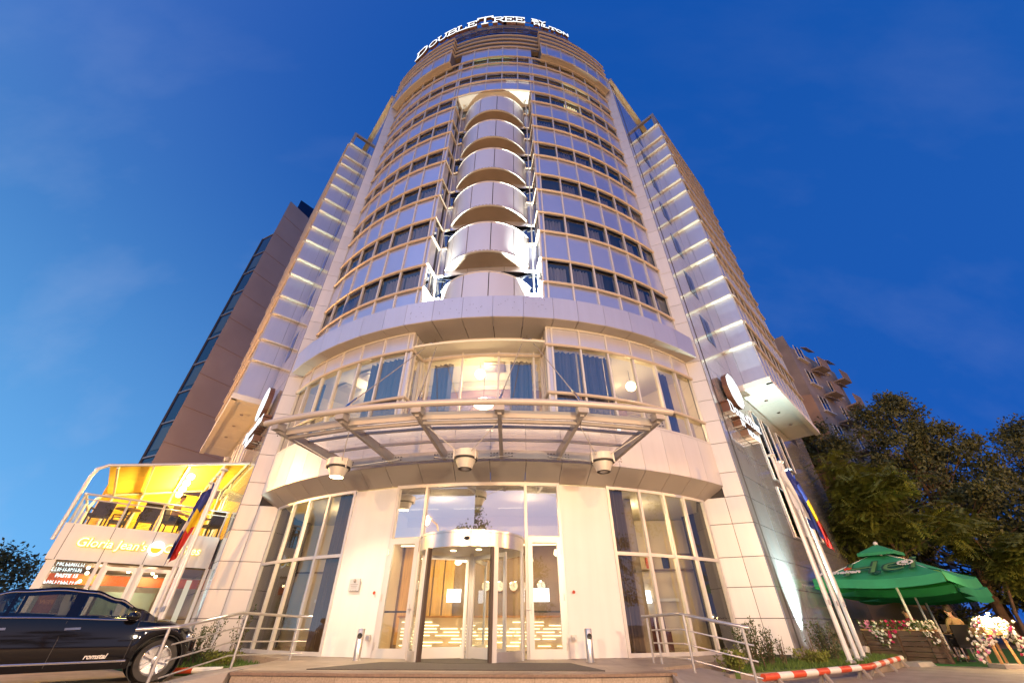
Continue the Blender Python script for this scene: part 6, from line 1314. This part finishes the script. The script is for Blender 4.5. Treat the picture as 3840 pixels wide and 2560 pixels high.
for fl_ in range(8):
    z = 2.2 + fl_ * 2.75
    for u in (1.2, 5.4):
        p = e1 + dA * u + nA * .02; w = MB()
        zz = Vector((0, 0, 1)); wf = MB(); 
        for x0_, x1_ in ((0, .08), (.75, .83), (1.5, 1.58)): wf.hexa([p + dA * x0_ + zz * (z + .3), p + dA * x1_ + zz * (z + .3), p + dA * x1_ + nA * .06 + zz * (z + .3), p + dA * x0_ + nA * .06 + zz * (z + .3)], [p + dA * x0_ + zz * (z + 1.8), p + dA * x1_ + zz * (z + 1.8), p + dA * x1_ + nA * .06 + zz * (z + 1.8), p + dA * x0_ + nA * .06 + zz * (z + 1.8)])
        wo_ = wf.build('window', 'whitep', ap); MB().quad(p + nA * .02 + zz * (z + .3), p + dA * 1.58 + nA * .02 + zz * (z + .3), p + dA * 1.58 + nA * .02 + zz * (z + 1.8), p + nA * .02 + zz * (z + 1.8)).build('pane', 'dglass', wo_)
        MB().bar(p - dA * .15 + zz * (z + .24) + nA * .1, p + dA * 1.7 + zz * (z + .24) + nA * .1, .25, .1).build('sill', 'whitep', wo_)
    for u in (3.0, 7.4):
        p = e1 + dA * u; zz = Vector((0, 0, 1)); bc = MB().hexa([p + zz * (z - .5), p + dA * 1.7 + zz * (z - .5), p + dA * 1.7 + nA * 1.0 + zz * (z - .5), p + nA * 1.0 + zz * (z - .5)], [p + zz * (z - .36), p + dA * 1.7 + zz * (z - .36), p + dA * 1.7 + nA * 1.0 + zz * (z - .36), p + nA * 1.0 + zz * (z - .36)]).build('balcony', 'grey', ap)
        MB().hexa([p + nA * .92 + zz * (z - .36), p + dA * 1.7 + nA * .92 + zz * (z - .36), p + dA * 1.7 + nA * 1.0 + zz * (z - .36), p + nA * 1.0 + zz * (z - .36)], [p + nA * .92 + zz * (z + .6), p + dA * 1.7 + nA * .92 + zz * (z + .6), p + dA * 1.7 + nA * 1.0 + zz * (z + .6), p + nA * 1.0 + zz * (z + .6)]).build('parapet', 'stucco', bc)
        MB().hexa([p + nA * .5 + zz * (z + 1.9), p + dA * 1.7 + nA * .5 + zz * (z + 1.9), p + dA * 1.7 + zz * (z + 2.2), p + zz * (z + 2.2)], [p + nA * .5 + zz * (z + 1.95), p + dA * 1.7 + nA * .5 + zz * (z + 1.95), p + dA * 1.7 + zz * (z + 2.25), p + zz * (z + 2.25)]).build('awning', 'brown', bc)
    if fl_ in (1, 2): p = e1 + dA * .4 + nA * .2 + Vector((0, 0, z + .3)); MB().box(p, (.8, .35, .55)).build('air_conditioner', 'whitep', ap)
kp = thing('kiosk', 'low brown shed with a coloured sign behind the umbrella terrace', 'shed', wq(38.5, 30, 0)); p, q = wq(36.5, 31, 0), wq(41, 31, 0)
MB().hexa([p, q, q + Vector((0, 3, 0)), p + Vector((0, 3, 0))], [k + Vector((0, 0, 2.6)) for k in (p, q, q + Vector((0, 3, 0)), p + Vector((0, 3, 0)))]).build('shed_wall', 'stucco', kp); MB().hexa([p + Vector((-.3, -.4, 2.6)), q + Vector((.3, -.4, 2.6)), q + Vector((.3, 3.2, 2.6)), p + Vector((-.3, 3.2, 2.6))], [p + Vector((-.3, -.4, 2.75)), q + Vector((.3, -.4, 2.75)), q + Vector((.3, 3.2, 2.9)), p + Vector((-.3, 3.2, 2.9))]).build('shed_roof', 'truss', kp)

# ------------------------------------------------------------------ trees
def tree(label, x, y, h, crown, n, leafm, seed, leaf=.2, trunk=.2, lean=(0, 0), clumps=34, base=.28, name='tree', fern=False, asp=.5, group='trees around the forecourt', cs=1.0):
    rr2 = random.Random(seed); t = thing(name, label, 'tree', (x, y, 0), 0, group); tr_, lf = MB(), MB(); topc = Vector((x + lean[0], y + lean[1], h * .92))
    p0 = Vector((x, y, 0)); k = [p0, p0.lerp(topc, .3) + Vector((rr2.uniform(-.2, .2), 0, 0)), p0.lerp(topc, .65) + Vector((rr2.uniform(-.3, .3), rr2.uniform(-.3, .3), 0)), topc]; tr_.tube(k, [trunk, trunk * .75, trunk * .45, .03], 9)
    for i in range(clumps):
        f = base + (1 - base) * (i + rr2.random()) / clumps; a = rr2.uniform(0, 6.28); prof = math.sin(math.pi * min(1, (f - base) / (1 - base) * .8 + .18)) ** .7; rad = crown * prof * rr2.uniform(.35, 1.08) * (1.32 if rr2.random() < .16 else 1)
        stt = p0.lerp(topc, max(.2, f * .8)); c = Vector((stt.x + rad * math.cos(a), stt.y + rad * math.sin(a), h * f + rr2.uniform(-.3, .5))); tr_.tube([stt, stt.lerp(c, .5) + Vector((0, 0, -.15 * rad * .3)), c], [trunk * .3 * (1.1 - f), trunk * .2 * (1.1 - f), .012], 5)
        cr_ = crown * rr2.uniform(.22, .42) * cs; m = n // clumps
        for q in range(m):
            d = Vector((rr2.gauss(0, 1), rr2.gauss(0, 1), rr2.gauss(0, .75)))
            d = d.normalized() * cr_ * (rr2.random() ** .5) * (1 + .4 * rr2.random() ** 4)
            if fern:
                sp = c + d; dr = Vector((rr2.gauss(0, 1), rr2.gauss(0, 1), -.35)).normalized(); sd = dr.cross(Vector((0, 0, 1))).normalized()
                for z in range(7):
                    for s_ in (-1, 1): o = sp + dr * z * leaf * .3; e_ = (sd * s_ + dr * .4 + Vector((0, 0, -.25))).normalized() * leaf * .75; w_ = dr * leaf * .12; lf.add([o - w_, o + e_ * .5 - w_, o + e_, o + e_ * .5 + w_], [(0, 1, 2, 3)])
            else: leafq(lf, c + d, leaf * rr2.uniform(.6, 1.3), rr2, -.2, asp)
    tr_.build('trunk', 'bark', t, smooth=True); lf.build('crown', leafm, t); return t
tree('tall dark broad-leaved tree with an open top behind the umbrellas', 28.0, 27.5, 15.0, 4.6, 29000, 'leafd', 101, .23, .28, (.6, 0), 95, .2, cs=.52)
tree('dark tree in front of the apartment block beside the hotel wing', 24.2, 30.5, 13.6, 3.4, 20000, 'leafd', 102, .24, .25, (0, 0), 75, .25, cs=.55)
tree('dark wind-blown tree at the right edge reaching into the sky', 36.0, 27.5, 12.8, 5.2, 29000, 'leafd', 103, .23, .3, (2.2, 0), 95, .12, cs=.52)
tree('dark bushy tree low behind the lamp at the right edge', 33.5, 24.0, 7.6, 4.4, 16000, 'leafd', 104, .26, .25, (0, 0), 60, .05, cs=.75)
tree('dark bushy tree filling the gap behind the feathery tree', 30.5, 29.5, 11.8, 4.6, 24000, 'leafd', 107, .28, .25, (0, 0), 60, .05, cs=.75)
tree('small feathery-leaved tree with a pale bare trunk behind the umbrella', 21.3, 22.8, 8.0, 2.9, 2600, 'leafy', 105, .36, .13, (-2.4, 0), 20, .52, 'tree', True)
tree('short feathery-leaved tree just above the right end of the umbrella', 24.5, 23.5, 5.2, 1.9, 1300, 'leafy', 106, .34, .1, (.4, 0), 12, .55, 'tree', True)
tree('distant dark tree at the left edge beyond the car', -69.5, 60, 8.4, 6.0, 8000, 'leafd', 110, .5, .3, (0, 0), 30, .1)
for i, (x, y, h) in enumerate(((-16, -24, 11), (-7, -27, 13), (9, -30, 9), (18, -24, 12), (34, 3, 13), (31, -6, 14), (42, 10, 14), (-32, -3, 9))):  # the three eastern trees are unseen, added to darken the right bay's reflection
    tree(('dark street tree behind the viewer, far left in the glass', 'tallest street tree mirrored in the left lobby glass', 'street tree mirrored beside the right door', 'dark street tree behind the viewer, far right', 'added tall dark tree darkening the right lobby glass, nearest the road', 'added tall dark roadside tree mirrored in the right lobby bay', 'added dark tree furthest east, darkening the right lobby glass', 'low dark tree west of the forecourt mirrored in the left lobby bay')[i], x, y, h, 3.6, 3000, 'leafd', 120 + i, .35, .25, (0, 0), 24, .2)

# ------------------------------------------------------------------ street lamps that light the front
def globe_lamp(x, y, h, p, label):
    t = thing('street_lamp', label, 'street lamp', (x, y, 0), 0, 'globe street lamps'); MB().tube([(x, y, 0), (x, y, h - .2)], [.07, .05], 12).build('post', 'truss', t); MB().sphere((x, y, h), .24, 16).build('globe', 'lampw', t, smooth=True); MB().lathe([(.14, 0), (.1, .05), (.06, .1)], (x, y, h - .3), 14).build('collar', 'truss', t)
    light('globe_light', 'POINT', (x, y + .4, h), p, (1, .76, .48), t, size=.3)
def arm_lamp(x, y, h, p, label):
    t = thing('street_lamp', label, 'street lamp', (x, y, 0), 0, 'tall sodium street lamps'); MB().tube([(x, y, 0), (x, y, h), (x, y + .5, h + .5), (x, y + 2.2, h + .7)], [.1, .07, .06, .05], 12).build('post', 'truss', t, smooth=True); MB().box((x, y + 2.5, h + .7), (.3, .8, .16)).build('lamp_head', 'truss', t); MB().box((x, y + 2.5, h + .6), (.22, .6, .05)).build('lens', 'sodium', t)
    light('sodium_light', 'POINT', (x, y + 3.0, h + .35), p, (1, .50, .16), t, size=.35)
globe_lamp(-4.6, -3.5, 4.2, 2900, 'white globe street lamp on the forecourt, left of the viewer'); globe_lamp(6.4, -2.5, 4.2, 3800, 'white globe street lamp on the forecourt, right of the viewer')
arm_lamp(-14, -12, 8.5, 7500, 'tall sodium street lamp by the road on the left'); arm_lamp(3, -18, 8.5, 9000, 'tall sodium street lamp across the road'); arm_lamp(22, -10, 8.5, 8500, 'tall sodium street lamp by the road on the right')
arm_lamp(26, 4, 7.0, 5200, 'sodium street lamp beyond the umbrella terrace'); arm_lamp(-24, 12, 8.5, 9000, 'unseen sodium lamp added far left to light the brown tower')  # far left lamp is out of view, added to brighten the brown tower
